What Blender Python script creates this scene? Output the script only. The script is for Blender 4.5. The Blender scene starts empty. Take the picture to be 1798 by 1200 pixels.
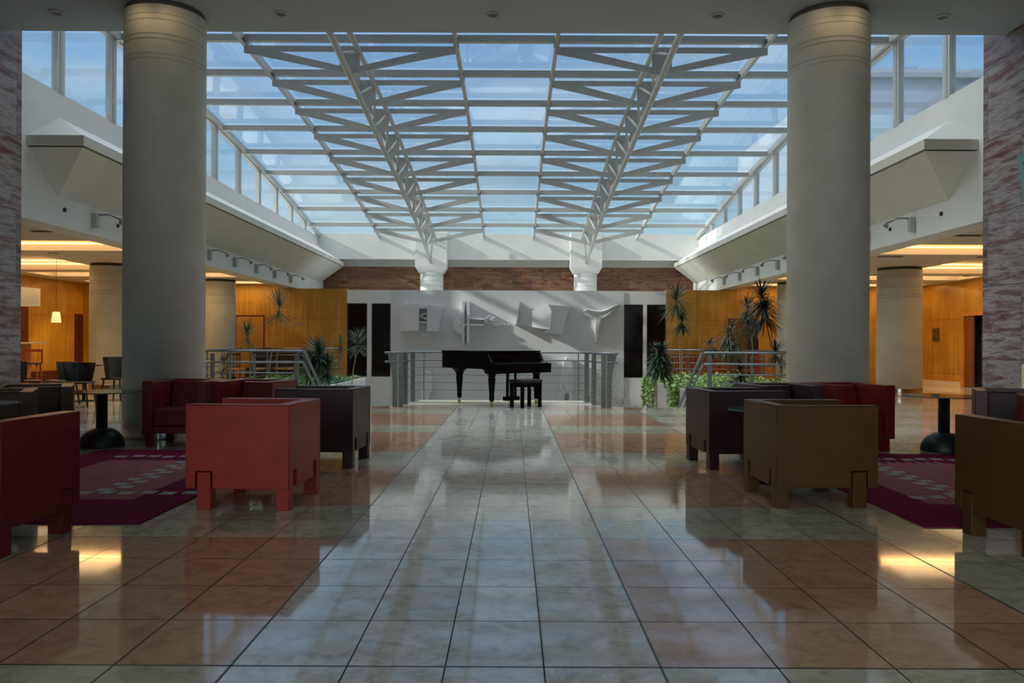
import bpy, bmesh, math, random
from mathutils import Vector, Matrix
random.seed(7)
SC = bpy.context.scene
COL = SC.collection
PI = math.pi

# ------------------------------------------------------------------ camera, world, sun, exposure
EYE = 1.2
cam_d = bpy.data.cameras.new('camera')
cam_d.sensor_width = 36.0
cam_d.lens = 36.0 * 1400.0 / 1798.0
cam_d.shift_y = 5.0 / 1798.0
cam_d.clip_end = 500
cam = bpy.data.objects.new('camera', cam_d)
cam.location = (0, 0, EYE)
cam.rotation_mode = 'QUATERNION'
cam.rotation_quaternion = (Matrix.Rotation(PI / 2, 3, 'X') @ Matrix.Rotation(math.radians(0.26), 3, 'Z')).to_quaternion()
COL.objects.link(cam)
SC.camera = cam

SC.view_settings.view_transform = 'Standard'
SC.view_settings.look = 'None'
SC.view_settings.gamma = 1.0
SC.view_settings.use_curve_mapping = False
SC.view_settings.exposure = 0.0
try:
    SC.cycles.use_denoising = True
    SC.cycles.max_bounces = 10
    SC.cycles.diffuse_bounces = 4
    SC.cycles.glossy_bounces = 4
    SC.cycles.transparent_max_bounces = 16
    SC.cycles.sample_clamp_indirect = 3.0
    SC.cycles.caustics_reflective = False
    SC.cycles.caustics_refractive = False
except Exception:
    pass

SKY = 1.0; TOPFILL = 1.9; SUNFILL = 4.0
wd = bpy.data.worlds.new('sky'); SC.world = wd; wd.use_nodes = True
nt = wd.node_tree; nt.nodes.clear()
def wn(t, **k):
    n = nt.nodes.new(t)
    for a, b in k.items(): setattr(n, a, b)
    return n
tc = wn('ShaderNodeTexCoord'); sep = wn('ShaderNodeSeparateXYZ'); nt.links.new(tc.outputs['Generated'], sep.inputs[0])
rp = wn('ShaderNodeValToRGB'); nt.links.new(sep.outputs['Z'], rp.inputs[0])
e = rp.color_ramp.elements
e[0].position = 0.0; e[0].color = (.42, .62, .70, 1)
e[1].position = 1.0; e[1].color = (.20, .38, .74, 1)
m_ = rp.color_ramp.elements.new(.12); m_.color = (.33, .60, .72, 1)
m_ = rp.color_ramp.elements.new(.24); m_.color = (.25, .49, .77, 1)
m_ = rp.color_ramp.elements.new(.42); m_.color = (.19, .41, .80, 1)
mp = wn('ShaderNodeMapping'); mp.inputs['Scale'].default_value = (1.6, 1.6, 6.0); nt.links.new(tc.outputs['Generated'], mp.inputs[0])
nz = wn('ShaderNodeTexNoise'); nz.inputs['Scale'].default_value = 2.2; nz.inputs['Detail'].default_value = 7; nt.links.new(mp.outputs[0], nz.inputs['Vector'])
cr = wn('ShaderNodeValToRGB'); nt.links.new(nz.outputs['Fac'], cr.inputs[0])
cr.color_ramp.elements[0].position = .46; cr.color_ramp.elements[0].color = (0, 0, 0, 1)
cr.color_ramp.elements[1].position = .74; cr.color_ramp.elements[1].color = (.55, .55, .55, 1)
mx = wn('ShaderNodeMixRGB'); nt.links.new(cr.outputs[0], mx.inputs[0]); nt.links.new(rp.outputs[0], mx.inputs[1]); mx.inputs[2].default_value = (.72, .80, .86, 1)
# added brightness in the unseen upper and sun-side sky, filling the interior
mr = wn('ShaderNodeMapRange', interpolation_type='SMOOTHSTEP'); nt.links.new(sep.outputs['Z'], mr.inputs['Value'])
mr.inputs['From Min'].default_value = .44; mr.inputs['From Max'].default_value = .72; mr.inputs['To Min'].default_value = 0; mr.inputs['To Max'].default_value = TOPFILL
dt = wn('ShaderNodeVectorMath', operation='DOT_PRODUCT'); nt.links.new(tc.outputs['Generated'], dt.inputs[0]); dt.inputs[1].default_value = (-.80, -.40, .45)
mh = wn('ShaderNodeMapRange', interpolation_type='SMOOTHSTEP'); nt.links.new(dt.outputs['Value'], mh.inputs['Value'])
mh.inputs['From Min'].default_value = .30; mh.inputs['From Max'].default_value = 1.0; mh.inputs['To Min'].default_value = 0; mh.inputs['To Max'].default_value = SUNFILL
ad_ = wn('ShaderNodeMath', operation='ADD'); nt.links.new(mr.outputs[0], ad_.inputs[0]); nt.links.new(mh.outputs[0], ad_.inputs[1])
vs = wn('ShaderNodeMixRGB', blend_type='MULTIPLY'); vs.inputs[0].default_value = 1; vs.inputs[1].default_value = (1.0, .97, .90, 1); nt.links.new(ad_.outputs[0], vs.inputs[2])
va = wn('ShaderNodeMixRGB', blend_type='ADD'); va.inputs[0].default_value = 1; nt.links.new(mx.outputs[0], va.inputs[1]); nt.links.new(vs.outputs[0], va.inputs[2])
bg = wn('ShaderNodeBackground'); bg.inputs['Strength'].default_value = SKY; nt.links.new(va.outputs[0], bg.inputs[0])
ow = wn('ShaderNodeOutputWorld'); nt.links.new(bg.outputs[0], ow.inputs[0])

sun_d = bpy.data.lights.new('sun', 'SUN'); sun_d.energy = 4.2; sun_d.angle = math.radians(1.2); sun_d.color = (1, .95, .86)
sun = bpy.data.objects.new('sun', sun_d); COL.objects.link(sun); sun.location = (-20, -5, 30)
sun.rotation_mode = 'QUATERNION'
sun.rotation_quaternion = Vector((.86, .26, -.45)).to_track_quat('-Z', 'Y')

def area(name, loc, d, sx, sy, power, col=(1, .62, .28)):
    l = bpy.data.lights.new(name, 'AREA'); l.shape = 'RECTANGLE'; l.size = sx; l.size_y = sy; l.energy = power; l.color = col
    o = bpy.data.objects.new(name, l); COL.objects.link(o); o.location = loc
    o.rotation_mode = 'QUATERNION'; o.rotation_quaternion = Vector(d).to_track_quat('-Z', 'Y')
    return o
def spot(name, loc, d, power, ang=70, col=(1, .68, .33), r=.05):
    l = bpy.data.lights.new(name, 'SPOT'); l.energy = power; l.spot_size = math.radians(ang); l.spot_blend = .6; l.color = col; l.shadow_soft_size = r
    o = bpy.data.objects.new(name, l); COL.objects.link(o); o.location = loc
    o.rotation_mode = 'QUATERNION'; o.rotation_quaternion = Vector(d).to_track_quat('-Z', 'Y')
    return o

# ------------------------------------------------------------------ materials
MATS = {}
def mat(name, col=(.5, .5, .5), rough=.5, metal=0, var=0, vscale=8, bump=0, bscale=60, spec=.5, emit=None, estr=0, ior=None, vcol=None, vstretch=(1, 1, 1), coat=0):
    if name in MATS: return MATS[name]
    m = bpy.data.materials.new(name); m.use_nodes = True
    t = m.node_tree; b = t.nodes['Principled BSDF']
    b.inputs['Base Color'].default_value = (*col, 1); b.inputs['Roughness'].default_value = rough; b.inputs['Metallic'].default_value = metal
    b.inputs['Specular IOR Level'].default_value = spec
    if ior: b.inputs['IOR'].default_value = ior
    if coat: b.inputs['Coat Weight'].default_value = coat; b.inputs['Coat Roughness'].default_value = .05
    co = t.nodes.new('ShaderNodeTexCoord')
    mpn = t.nodes.new('ShaderNodeMapping'); mpn.inputs['Scale'].default_value = vstretch; t.links.new(co.outputs['Object'], mpn.inputs[0])
    if var or True:
        n = t.nodes.new('ShaderNodeTexNoise'); n.inputs['Scale'].default_value = vscale; n.inputs['Detail'].default_value = 5
        t.links.new(mpn.outputs[0], n.inputs['Vector'])
        r = t.nodes.new('ShaderNodeValToRGB'); t.links.new(n.outputs['Fac'], r.inputs[0])
        v = var if var else .04
        c2 = vcol if vcol else tuple(c * (1 - v) for c in col)
        c1 = tuple(min(1, c * (1 + v)) for c in col)
        r.color_ramp.elements[0].position = .3; r.color_ramp.elements[0].color = (*c2, 1)
        r.color_ramp.elements[1].position = .7; r.color_ramp.elements[1].color = (*c1, 1)
        t.links.new(r.outputs[0], b.inputs['Base Color'])
    if bump:
        n2 = t.nodes.new('ShaderNodeTexNoise'); n2.inputs['Scale'].default_value = bscale; n2.inputs['Detail'].default_value = 4
        t.links.new(co.outputs['Object'], n2.inputs['Vector'])
        bp = t.nodes.new('ShaderNodeBump'); bp.inputs['Strength'].default_value = bump; bp.inputs['Distance'].default_value = .05 if bscale == 9 else .01
        t.links.new(n2.outputs['Fac'], bp.inputs['Height']); t.links.new(bp.outputs[0], b.inputs['Normal'])
    if emit:
        b.inputs['Emission Color'].default_value = (*emit, 1); b.inputs['Emission Strength'].default_value = estr
    MATS[name] = m
    return m

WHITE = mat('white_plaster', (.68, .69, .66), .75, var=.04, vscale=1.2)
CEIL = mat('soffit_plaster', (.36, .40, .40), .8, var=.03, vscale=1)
CREAM = mat('cream_plaster', (.55, .54, .48), .75, var=.05, vscale=1.5)
SLOPE = mat('grey_beige_plaster', (.62, .60, .53), .8, var=.05, vscale=1.5)
COLM = mat('column_plaster', (.50, .50, .44), .6, var=.09, vscale=2.5, bump=.05, bscale=30)
STEELW = mat('white_painted_steel', (.43, .44, .42), .4, var=.05, vscale=3)
ALU = mat('window_frame_paint', (.52, .54, .53), .45, var=.05)
STEEL = mat('brushed_steel', (.22, .25, .27), .34, metal=1, var=.1, vscale=20)
STEELP = mat('grey_green_steel_paint', (.20, .22, .205), .45, metal=.4, var=.1, vscale=12)
CHROME = mat('satin_chrome', (.5, .45, .38), .2, metal=1)
BLACKL = mat('black_lacquer', (.0025, .0025, .004), .22, spec=.10)
BLACKM = mat('black_matte', (.012, .012, .013), .55)
BRASS = mat('brass', (.6, .45, .14), .3, metal=1)
TBASE = mat('dark_green_black_metal', (.012, .02, .02), .45, var=.2)
AISLEC = mat('aisle_ceiling_plaster', (.60, .56, .50), .8, var=.03, vscale=1)
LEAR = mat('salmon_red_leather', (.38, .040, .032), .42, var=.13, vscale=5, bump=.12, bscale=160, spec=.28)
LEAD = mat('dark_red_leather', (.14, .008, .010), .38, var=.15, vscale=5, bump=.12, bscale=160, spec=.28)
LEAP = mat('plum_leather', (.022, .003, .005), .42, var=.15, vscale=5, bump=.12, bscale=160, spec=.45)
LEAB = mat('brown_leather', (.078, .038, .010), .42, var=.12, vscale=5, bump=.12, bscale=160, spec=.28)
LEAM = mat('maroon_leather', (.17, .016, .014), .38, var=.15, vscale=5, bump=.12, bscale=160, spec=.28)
STUCCO = mat('relief_plaster', (.60, .61, .61), .7, var=.03, vscale=2, bump=.05, bscale=40)
ROCK = mat('rough_relief_plaster', (.64, .65, .65), .8, var=.08, vscale=8, bump=1.0, bscale=9)
DKGLASS = mat('dark_window_glass', (.006, .005, .005), .08, var=.3, vscale=2, vcol=(.012, .003, .002), spec=.25)
WOODC = mat('chair_wood', (.42, .13, .04), .4, var=.2, vscale=12, vstretch=(1, 1, .1))
WOODR = mat('red_chair_wood', (.26, .04, .02), .4, var=.2, vscale=12, vstretch=(1, 1, .1))
WOODL = mat('pale_wood', (.52, .30, .12), .45, var=.15, vscale=12, vstretch=(1, 1, .1))
LEAF = mat('dracaena_leaf', (.055, .11, .045), .45, var=.5, vscale=9, vcol=(.02, .045, .025))
LEAFD = mat('dark_dracaena_leaf', (.015, .035, .025), .45, var=.4, vscale=9)
LEAFP = mat('pale_dracaena_leaf', (.16, .19, .11), .5, var=.4, vscale=9, vcol=(.06, .09, .05))
IVY = mat('ivy_leaf', (.34, .50, .12), .5, var=.4, vscale=12, vcol=(.09, .24, .05))
HERB = mat('ground_leaf', (.09, .28, .05), .5, var=.5, vscale=12, vcol=(.02, .08, .02))
STEMM = mat('plant_stem', (.42, .34, .22), .7, var=.25, vscale=20, vstretch=(1, 1, 5))
SOIL = mat('planter_soil', (.03, .022, .015), .9, var=.3, bump=.5)
REDOAK = mat('dark_red_wood', (.06, .010, .006), .4, var=.2, vscale=6, vstretch=(4, 4, .5))
PLANTW = mat('planter_plaster', (.42, .38, .33), .8, var=.1, vscale=3)
TEAL = mat('teal_glass_panel', (.14, .26, .24), .15, var=.05)
BOARDC = mat('cream_board_frame', (.62, .58, .38), .5)
LITE = mat('warm_lamp_tube', (1, .7, .35), .5, emit=(1, .55, .20), estr=3.2)
LITS = mat('warm_lamp_lens', (1, .8, .5), .5, emit=(1, .66, .34), estr=3.0)
SHADE = mat('lamp_shade_fabric', (.62, .55, .42), .8, emit=(1, .72, .36), estr=.22)
EXT = mat('exterior_cladding', (.16, .20, .25), .7, var=.05, vscale=.2)
EXTW = mat('exterior_window_band', (.22, .30, .36), .4, var=.1, vscale=.3)
GROUND = mat('exterior_paving', (.55, .55, .52), .8, var=.1, vscale=.4)
BARST = mat('bar_counter_stone', (.66, .56, .38), .4, var=.06)
MAGENTA = mat('magenta_carpet', (.17, .010, .048), .95, var=.18, vscale=5, bump=.6, bscale=220, spec=.1)
ROSE = mat('dusty_rose_carpet', (.32, .12, .13), .95, var=.2, vscale=6, bump=.6, bscale=220, spec=.1, vstretch=(1, 3, 1))
PALEC = mat('pale_carpet', (.36, .38, .35), .95, var=.12, bump=.6, bscale=220, spec=.1)
DARKC = mat('dark_carpet', (.02, .01, .02), .95)
GLOWSTEP = mat('cream_glow_band', (.80, .76, .52), .3, var=.04)  # cream colour stands in for sunlit, glowing bands

def glass(name, tint, fac, rough=.03, haze=0.0, hcol=(.75, .85, .9)):
    m = bpy.data.materials.new(name); m.use_nodes = True; t = m.node_tree; t.nodes.clear()
    tr = t.nodes.new('ShaderNodeBsdfTransparent'); tr.inputs[0].default_value = (*tint, 1)
    gl = t.nodes.new('ShaderNodeBsdfGlossy'); gl.inputs['Roughness'].default_value = rough
    df = t.nodes.new('ShaderNodeBsdfTranslucent' if hcol[0] > .5 else 'ShaderNodeBsdfDiffuse'); df.inputs[0].default_value = (*hcol, 1)
    lw = t.nodes.new('ShaderNodeLayerWeight'); lw.inputs[0].default_value = .25
    mu = t.nodes.new('ShaderNodeMath'); mu.operation = 'MULTIPLY'; mu.inputs[1].default_value = fac; t.links.new(lw.outputs['Fresnel'], mu.inputs[0])
    co = t.nodes.new('ShaderNodeTexCoord'); n = t.nodes.new('ShaderNodeTexNoise'); n.inputs['Scale'].default_value = .6; t.links.new(co.outputs['Object'], n.inputs['Vector'])
    m2 = t.nodes.new('ShaderNodeMath'); m2.operation = 'MULTIPLY'; m2.inputs[1].default_value = haze * 2; t.links.new(n.outputs['Fac'], m2.inputs[0])
    x0 = t.nodes.new('ShaderNodeMixShader'); t.links.new(m2.outputs[0], x0.inputs[0]); t.links.new(tr.outputs[0], x0.inputs[1]); t.links.new(df.outputs[0], x0.inputs[2])
    x = t.nodes.new('ShaderNodeMixShader'); t.links.new(mu.outputs[0], x.inputs[0]); t.links.new(x0.outputs[0], x.inputs[1]); t.links.new(gl.outputs[0], x.inputs[2])
    o = t.nodes.new('ShaderNodeOutputMaterial'); t.links.new(x.outputs[0], o.inputs[0])
    return m
PANE = glass('skylight_glass', (.96, .985, .99), .35, haze=.035)
TGLASS = glass('table_glass', (.50, .74, .70), 1.0, rough=.02, haze=.28, hcol=(.10, .42, .46))

def stone_mat(name, axis, bw, bh, cols, dark=1.0, vary=1.0):
    """veined stone cladding: brick layout in the wall's plane, horizontal veins"""
    m = bpy.data.materials.new(name); m.use_nodes = True; t = m.node_tree; b = t.nodes['Principled BSDF']
    L = t.links.new
    co = t.nodes.new('ShaderNodeTexCoord'); sp = t.nodes.new('ShaderNodeSeparateXYZ'); L(co.outputs['Object'], sp.inputs[0])
    cb = t.nodes.new('ShaderNodeCombineXYZ'); L(sp.outputs['X' if axis == 'x' else 'Y'], cb.inputs[0]); L(sp.outputs['Z'], cb.inputs[1])
    br = t.nodes.new('ShaderNodeTexBrick'); br.inputs['Scale'].default_value = 1; br.inputs['Brick Width'].default_value = bw; br.inputs['Row Height'].default_value = bh
    br.inputs['Mortar Size'].default_value = .004; br.inputs['Color1'].default_value = (0, 0, 0, 1); br.inputs['Color2'].default_value = (1, 1, 1, 1); br.inputs['Mortar'].default_value = (.5, .5, .5, 1)
    L(cb.outputs[0], br.inputs['Vector'])
    ad = t.nodes.new('ShaderNodeVectorMath'); ad.operation = 'MULTIPLY_ADD'; L(br.outputs['Color'], ad.inputs[0]); ad.inputs[1].default_value = (7, 5, 3); L(cb.outputs[0], ad.inputs[2])
    mp2 = t.nodes.new('ShaderNodeMapping'); mp2.inputs['Scale'].default_value = (.6, 4.2, 1); mp2.inputs['Rotation'].default_value = (0, 0, .05); L(ad.outputs[0], mp2.inputs[0])
    n = t.nodes.new('ShaderNodeTexNoise'); n.inputs['Scale'].default_value = 2.0; n.inputs['Detail'].default_value = 12; n.inputs['Roughness'].default_value = .74; n.inputs['Distortion'].default_value = .25
    L(mp2.outputs[0], n.inputs['Vector'])
    r = t.nodes.new('ShaderNodeValToRGB'); L(n.outputs['Fac'], r.inputs[0])
    els = r.color_ramp.elements
    els[0].position = cols[0][0]; els[0].color = (*cols[0][1], 1); els[1].position = cols[-1][0]; els[1].color = (*cols[-1][1], 1)
    for p, c in cols[1:-1]:
        q = els.new(p); q.color = (*c, 1)
    vr = t.nodes.new('ShaderNodeValToRGB'); L(br.outputs['Color'], vr.inputs[0]); vr.color_ramp.elements[0].color = (.55 * dark, .45 * dark, .42 * dark, 1); vr.color_ramp.elements[1].color = (1.0 * dark, .92 * dark, .80 * dark, 1)
    vm = t.nodes.new('ShaderNodeMixRGB'); vm.blend_type = 'MULTIPLY'; vm.inputs[0].default_value = vary; L(r.outputs[0], vm.inputs[1]); L(vr.outputs[0], vm.inputs[2])
    mxr = t.nodes.new('ShaderNodeMixRGB'); mxr.blend_type = 'MULTIPLY'; L(br.outputs['Fac'], mxr.inputs[0]); L(vm.outputs[0], mxr.inputs[1]); mxr.inputs[2].default_value = (.25, .22, .22, 1)
    L(mxr.outputs[0], b.inputs['Base Color']); b.inputs['Roughness'].default_value = .35
    return m
STONE_Y = stone_mat('red_veined_stone_pier', 'y', 1.5, 1.02, [(.30, (.06, .025, .025)), (.42, (.17, .07, .065)), (.48, (.24, .22, .25)), (.55, (.38, .37, .38)), (.60, (.15, .12, .16)), (.68, (.17, .075, .065)), (.8, (.34, .33, .36))], .85, .85)
STONE_X = stone_mat('red_veined_stone_frieze', 'x', .72, .30, [(.30, (.02, .008, .006)), (.42, (.12, .028, .018)), (.48, (.13, .10, .055)), (.54, (.17, .075, .045)), (.60, (.045, .014, .010)), (.68, (.15, .05, .03)), (.8, (.22, .16, .10))], 1.9)

def wood_mat(name, axis, c1, c2):
    m = bpy.data.materials.new(name); m.use_nodes = True; t = m.node_tree; b = t.nodes['Principled BSDF']; L = t.links.new
    co = t.nodes.new('ShaderNodeTexCoord'); sp = t.nodes.new('ShaderNodeSeparateXYZ'); L(co.outputs['Object'], sp.inputs[0])
    cb = t.nodes.new('ShaderNodeCombineXYZ'); L(sp.outputs['X' if axis == 'x' else 'Y'], cb.inputs[0]); L(sp.outputs['Z'], cb.inputs[1])
    br = t.nodes.new('ShaderNodeTexBrick'); br.offset = 0; br.inputs['Scale'].default_value = 1; br.inputs['Brick Width'].default_value = 1.25; br.inputs['Row Height'].default_value = 1.62
    br.inputs['Mortar Size'].default_value = .006; br.inputs['Color1'].default_value = (.0, .0, .0, 1); br.inputs['Color2'].default_value = (1, 1, 1, 1)
    mpb = t.nodes.new('ShaderNodeMapping'); mpb.inputs['Location'].default_value = (.3, -.38, 0); L(cb.outputs[0], mpb.inputs[0]); L(mpb.outputs[0], br.inputs['Vector'])
    mp2 = t.nodes.new('ShaderNodeMapping'); mp2.inputs['Scale'].default_value = (14, .7, 1); L(cb.outputs[0], mp2.inputs[0])
    n = t.nodes.new('ShaderNodeTexNoise'); n.inputs['Scale'].default_value = 1; n.inputs['Detail'].default_value = 4; L(mp2.outputs[0], n.inputs['Vector'])
    n3 = t.nodes.new('ShaderNodeTexNoise'); n3.inputs['Scale'].default_value = 1.3; n3.inputs['Detail'].default_value = 3; L(cb.outputs[0], n3.inputs['Vector'])
    av = t.nodes.new('ShaderNodeMath'); av.operation = 'ADD'; L(n.outputs['Fac'], av.inputs[0]); L(n3.outputs['Fac'], av.inputs[1])
    av2 = t.nodes.new('ShaderNodeMath'); av2.operation = 'MULTIPLY_ADD'; L(br.outputs['Color'], av2.inputs[0]); av2.inputs[1].default_value = .18; L(av.outputs[0], av2.inputs[2])
    r = t.nodes.new('ShaderNodeValToRGB'); L(av2.outputs[0], r.inputs[0])
    r.color_ramp.elements[0].position = .78; r.color_ramp.elements[0].color = (*c1, 1); r.color_ramp.elements[1].position = 1.0; r.color_ramp.elements[1].color = (*c2, 1)
    # ramp input runs 0..~2.2: scale it
    sc = t.nodes.new('ShaderNodeMath'); sc.operation = 'MULTIPLY'; sc.inputs[1].default_value = .8; L(av2.outputs[0], sc.inputs[0]); L(sc.outputs[0], r.inputs[0])
    mxr = t.nodes.new('ShaderNodeMixRGB'); mxr.blend_type = 'MULTIPLY'; L(br.outputs['Fac'], mxr.inputs[0]); L(r.outputs[0], mxr.inputs[1]); mxr.inputs[2].default_value = (.35, .25, .2, 1)
    L(mxr.outputs[0], b.inputs['Base Color']); b.inputs['Roughness'].default_value = .35
    return m
WOODX = wood_mat('maple_panelling_rear', 'x', (.40, .195, .020), (.54, .29, .045))
WOODY = wood_mat('maple_panelling_side', 'y', (.40, .195, .020), (.54, .29, .045))

def floor_mat(name, col, vein, veinamt):
    m = bpy.data.materials.new(name); m.use_nodes = True; t = m.node_tree; b = t.nodes['Principled BSDF']; L = t.links.new
    co = t.nodes.new('ShaderNodeTexCoord')
    at = t.nodes.new('ShaderNodeAttribute'); at.attribute_name = 'tint'
    ofs = t.nodes.new('ShaderNodeVectorMath'); ofs.operation = 'MULTIPLY_ADD'; L(at.outputs['Color'], ofs.inputs[0]); ofs.inputs[1].default_value = (9, 9, 9); L(co.outputs['Object'], ofs.inputs[2])
    n = t.nodes.new('ShaderNodeTexNoise'); n.inputs['Scale'].default_value = 9; n.inputs['Detail'].default_value = 8; n.inputs['Roughness'].default_value = .68; n.inputs['Distortion'].default_value = .6; L(ofs.outputs[0], n.inputs['Vector'])
    r = t.nodes.new('ShaderNodeValToRGB'); L(n.outputs['Fac'], r.inputs[0])
    r.color_ramp.elements[0].position = .36; r.color_ramp.elements[0].color = (*[c * veinamt + v * (1 - veinamt) for c, v in zip(col, vein)], 1)
    r.color_ramp.elements[1].position = .52; r.color_ramp.elements[1].color = (*col, 1)
    q = r.color_ramp.elements.new(.72); q.color = (*[min(1, c * 1.12) for c in col], 1)
    mm = t.nodes.new('ShaderNodeMixRGB'); mm.blend_type = 'MULTIPLY'; mm.inputs[0].default_value = 1; L(r.outputs[0], mm.inputs[1])
    g = t.nodes.new('ShaderNodeMath'); g.operation = 'MULTIPLY_ADD'; g.inputs[1].default_value = .16; g.inputs[2].default_value = .90; L(at.outputs['Fac'], g.inputs[0])
    L(g.outputs[0], mm.inputs[2]); L(mm.outputs[0], b.inputs['Base Color'])
    b.inputs['Roughness'].default_value = .06; b.inputs['IOR'].default_value = 1.7
    b.inputs['Specular IOR Level'].default_value = .62
    return m
F_PALE = floor_mat('pale_marble_tile', (.70, .68, .60), (.20, .17, .12), .55)
F_CREAM = floor_mat('cream_marble_tile', (.58, .56, .42), (.20, .17, .10), .55)
F_TAN = floor_mat('rosy_tan_marble_tile', (.60, .355, .22), (.32, .16, .09), .5)
GROUT = mat('dark_grout', (.03, .03, .028), .6)

# ------------------------------------------------------------------ mesh helpers
class MB:
    def __init__(s): s.bm = bmesh.new()
    def poly(s, pts):
        vs = [s.bm.verts.new(p) for p in pts]
        return s.bm.faces.new(vs)
    def box(s, x0, x1, y0, y1, z0, z1):
        v = [s.bm.verts.new(p) for p in ((x0, y0, z0), (x1, y0, z0), (x1, y1, z0), (x0, y1, z0), (x0, y0, z1), (x1, y0, z1), (x1, y1, z1), (x0, y1, z1))]
        for f in ((0, 3, 2, 1), (4, 5, 6, 7), (0, 1, 5, 4), (1, 2, 6, 5), (2, 3, 7, 6), (3, 0, 4, 7)): s.bm.faces.new([v[i] for i in f])
        return s
    def prism(s, pts, d):
        """extrude a planar polygon (3D points) by vector d"""
        d = Vector(d); n = len(pts)
        a = [s.bm.verts.new(p) for p in pts]; b = [s.bm.verts.new(Vector(p) + d) for p in pts]
        s.bm.faces.new(a[::-1]); s.bm.faces.new(b)
        for i in range(n): s.bm.faces.new((a[i], a[(i + 1) % n], b[(i + 1) % n], b[i]))
        return s
    def tube(s, p, q, r, n=10, r2=None, cap=True):
        p = Vector(p); q = Vector(q); d = (q - p); d.normalize() if d.length else None
        u = d.cross(Vector((0, 0, 1)));
        if u.length < 1e-4: u = d.cross(Vector((1, 0, 0)))
        u.normalize(); w = d.cross(u); r2 = r if r2 is None else r2
        A = [s.bm.verts.new(p + (u * math.cos(2 * PI * i / n) + w * math.sin(2 * PI * i / n)) * r) for i in range(n)]
        B = [s.bm.verts.new(q + (u * math.cos(2 * PI * i / n) + w * math.sin(2 * PI * i / n)) * r2) for i in range(n)]
        for i in range(n):
            f = s.bm.faces.new((A[i], B[i], B[(i + 1) % n], A[(i + 1) % n])); f.smooth = True
        if cap: s.bm.faces.new(A); s.bm.faces.new(B[::-1])
        return s
    def path(s, pts, r, n=8, radii=None):
        pts = [Vector(p) for p in pts]; rings = []
        for k, p in enumerate(pts):
            d = (pts[min(k + 1, len(pts) - 1)] - pts[max(k - 1, 0)]).normalized()
            u = d.cross(Vector((0, 0, 1)))
            if u.length < 1e-3: u = d.cross(Vector((1, 0, 0)))
            u.normalize(); w = d.cross(u); rr = radii[k] if radii else r
            rings.append([s.bm.verts.new(p + (u * math.cos(2 * PI * i / n) + w * math.sin(2 * PI * i / n)) * rr) for i in range(n)])
        for A, B in zip(rings, rings[1:]):
            for i in range(n):
                f = s.bm.faces.new((A[i], B[i], B[(i + 1) % n], A[(i + 1) % n])); f.smooth = True
        s.bm.faces.new(rings[0]); s.bm.faces.new(rings[-1][::-1])
        return s
    def bar(s, p, q, w, h, up=(0, 0, 1)):
        """rectangular bar: w sideways, h along up"""
        p = Vector(p); q = Vector(q); d = (q - p).normalized(); up = Vector(up)
        u = d.cross(up);
        if u.length < 1e-4: u = d.cross(Vector((0, 1, 0)))
        u.normalize(); v = u.cross(d)
        c = [(-.5, -.5), (.5, -.5), (.5, .5), (-.5, .5)]
        A = [s.bm.verts.new(p + u * a * w + v * b * h) for a, b in c]; B = [s.bm.verts.new(q + u * a * w + v * b * h) for a, b in c]
        s.bm.faces.new(A[::-1]); s.bm.faces.new(B)
        for i in range(4): s.bm.faces.new((A[i], A[(i + 1) % 4], B[(i + 1) % 4], B[i]))
        return s
    def lathe(s, prof, cx=0, cy=0, n=48, smooth=True):
        rings = []
        for r, z in prof:
            rings.append([s.bm.verts.new((cx + r * math.cos(2 * PI * i / n), cy + r * math.sin(2 * PI * i / n), z)) for i in range(n)])
        for A, B in zip(rings, rings[1:]):
            for i in range(n):
                f = s.bm.faces.new((A[i], A[(i + 1) % n], B[(i + 1) % n], B[i])); f.smooth = smooth
        s.bm.faces.new(rings[0][::-1]); s.bm.faces.new(rings[-1])
        return s
    def cells(s, xs, ys, zs, filled):
        V = {}
        def vert(i, j, k):
            if (i, j, k) not in V: V[(i, j, k)] = s.bm.verts.new((xs[i], ys[j], zs[k]))
            return V[(i, j, k)]
        nx, ny, nz = len(xs) - 1, len(ys) - 1, len(zs) - 1
        F = lambda i, j, k: 0 <= i < nx and 0 <= j < ny and 0 <= k < nz and filled((xs[i] + xs[i + 1]) / 2, (ys[j] + ys[j + 1]) / 2, (zs[k] + zs[k + 1]) / 2)
        for i in range(nx):
            for j in range(ny):
                for k in range(nz):
                    if not F(i, j, k): continue
                    for d, q in (((-1, 0, 0), ((0, 0, 0), (0, 0, 1), (0, 1, 1), (0, 1, 0))), ((1, 0, 0), ((1, 0, 0), (1, 1, 0), (1, 1, 1), (1, 0, 1))),
                                 ((0, -1, 0), ((0, 0, 0), (1, 0, 0), (1, 0, 1), (0, 0, 1))), ((0, 1, 0), ((0, 1, 0), (0, 1, 1), (1, 1, 1), (1, 1, 0))),
                                 ((0, 0, -1), ((0, 0, 0), (0, 1, 0), (1, 1, 0), (1, 0, 0))), ((0, 0, 1), ((0, 0, 1), (1, 0, 1), (1, 1, 1), (0, 1, 1)))):
                        if not F(i + d[0], j + d[1], k + d[2]):
                            s.bm.faces.new([vert(i + a, j + b, k + c) for a, b, c in q])
        bmesh.ops.dissolve_limit(s.bm, angle_limit=.01, verts=s.bm.verts, edges=s.bm.edges)
        return s
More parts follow.
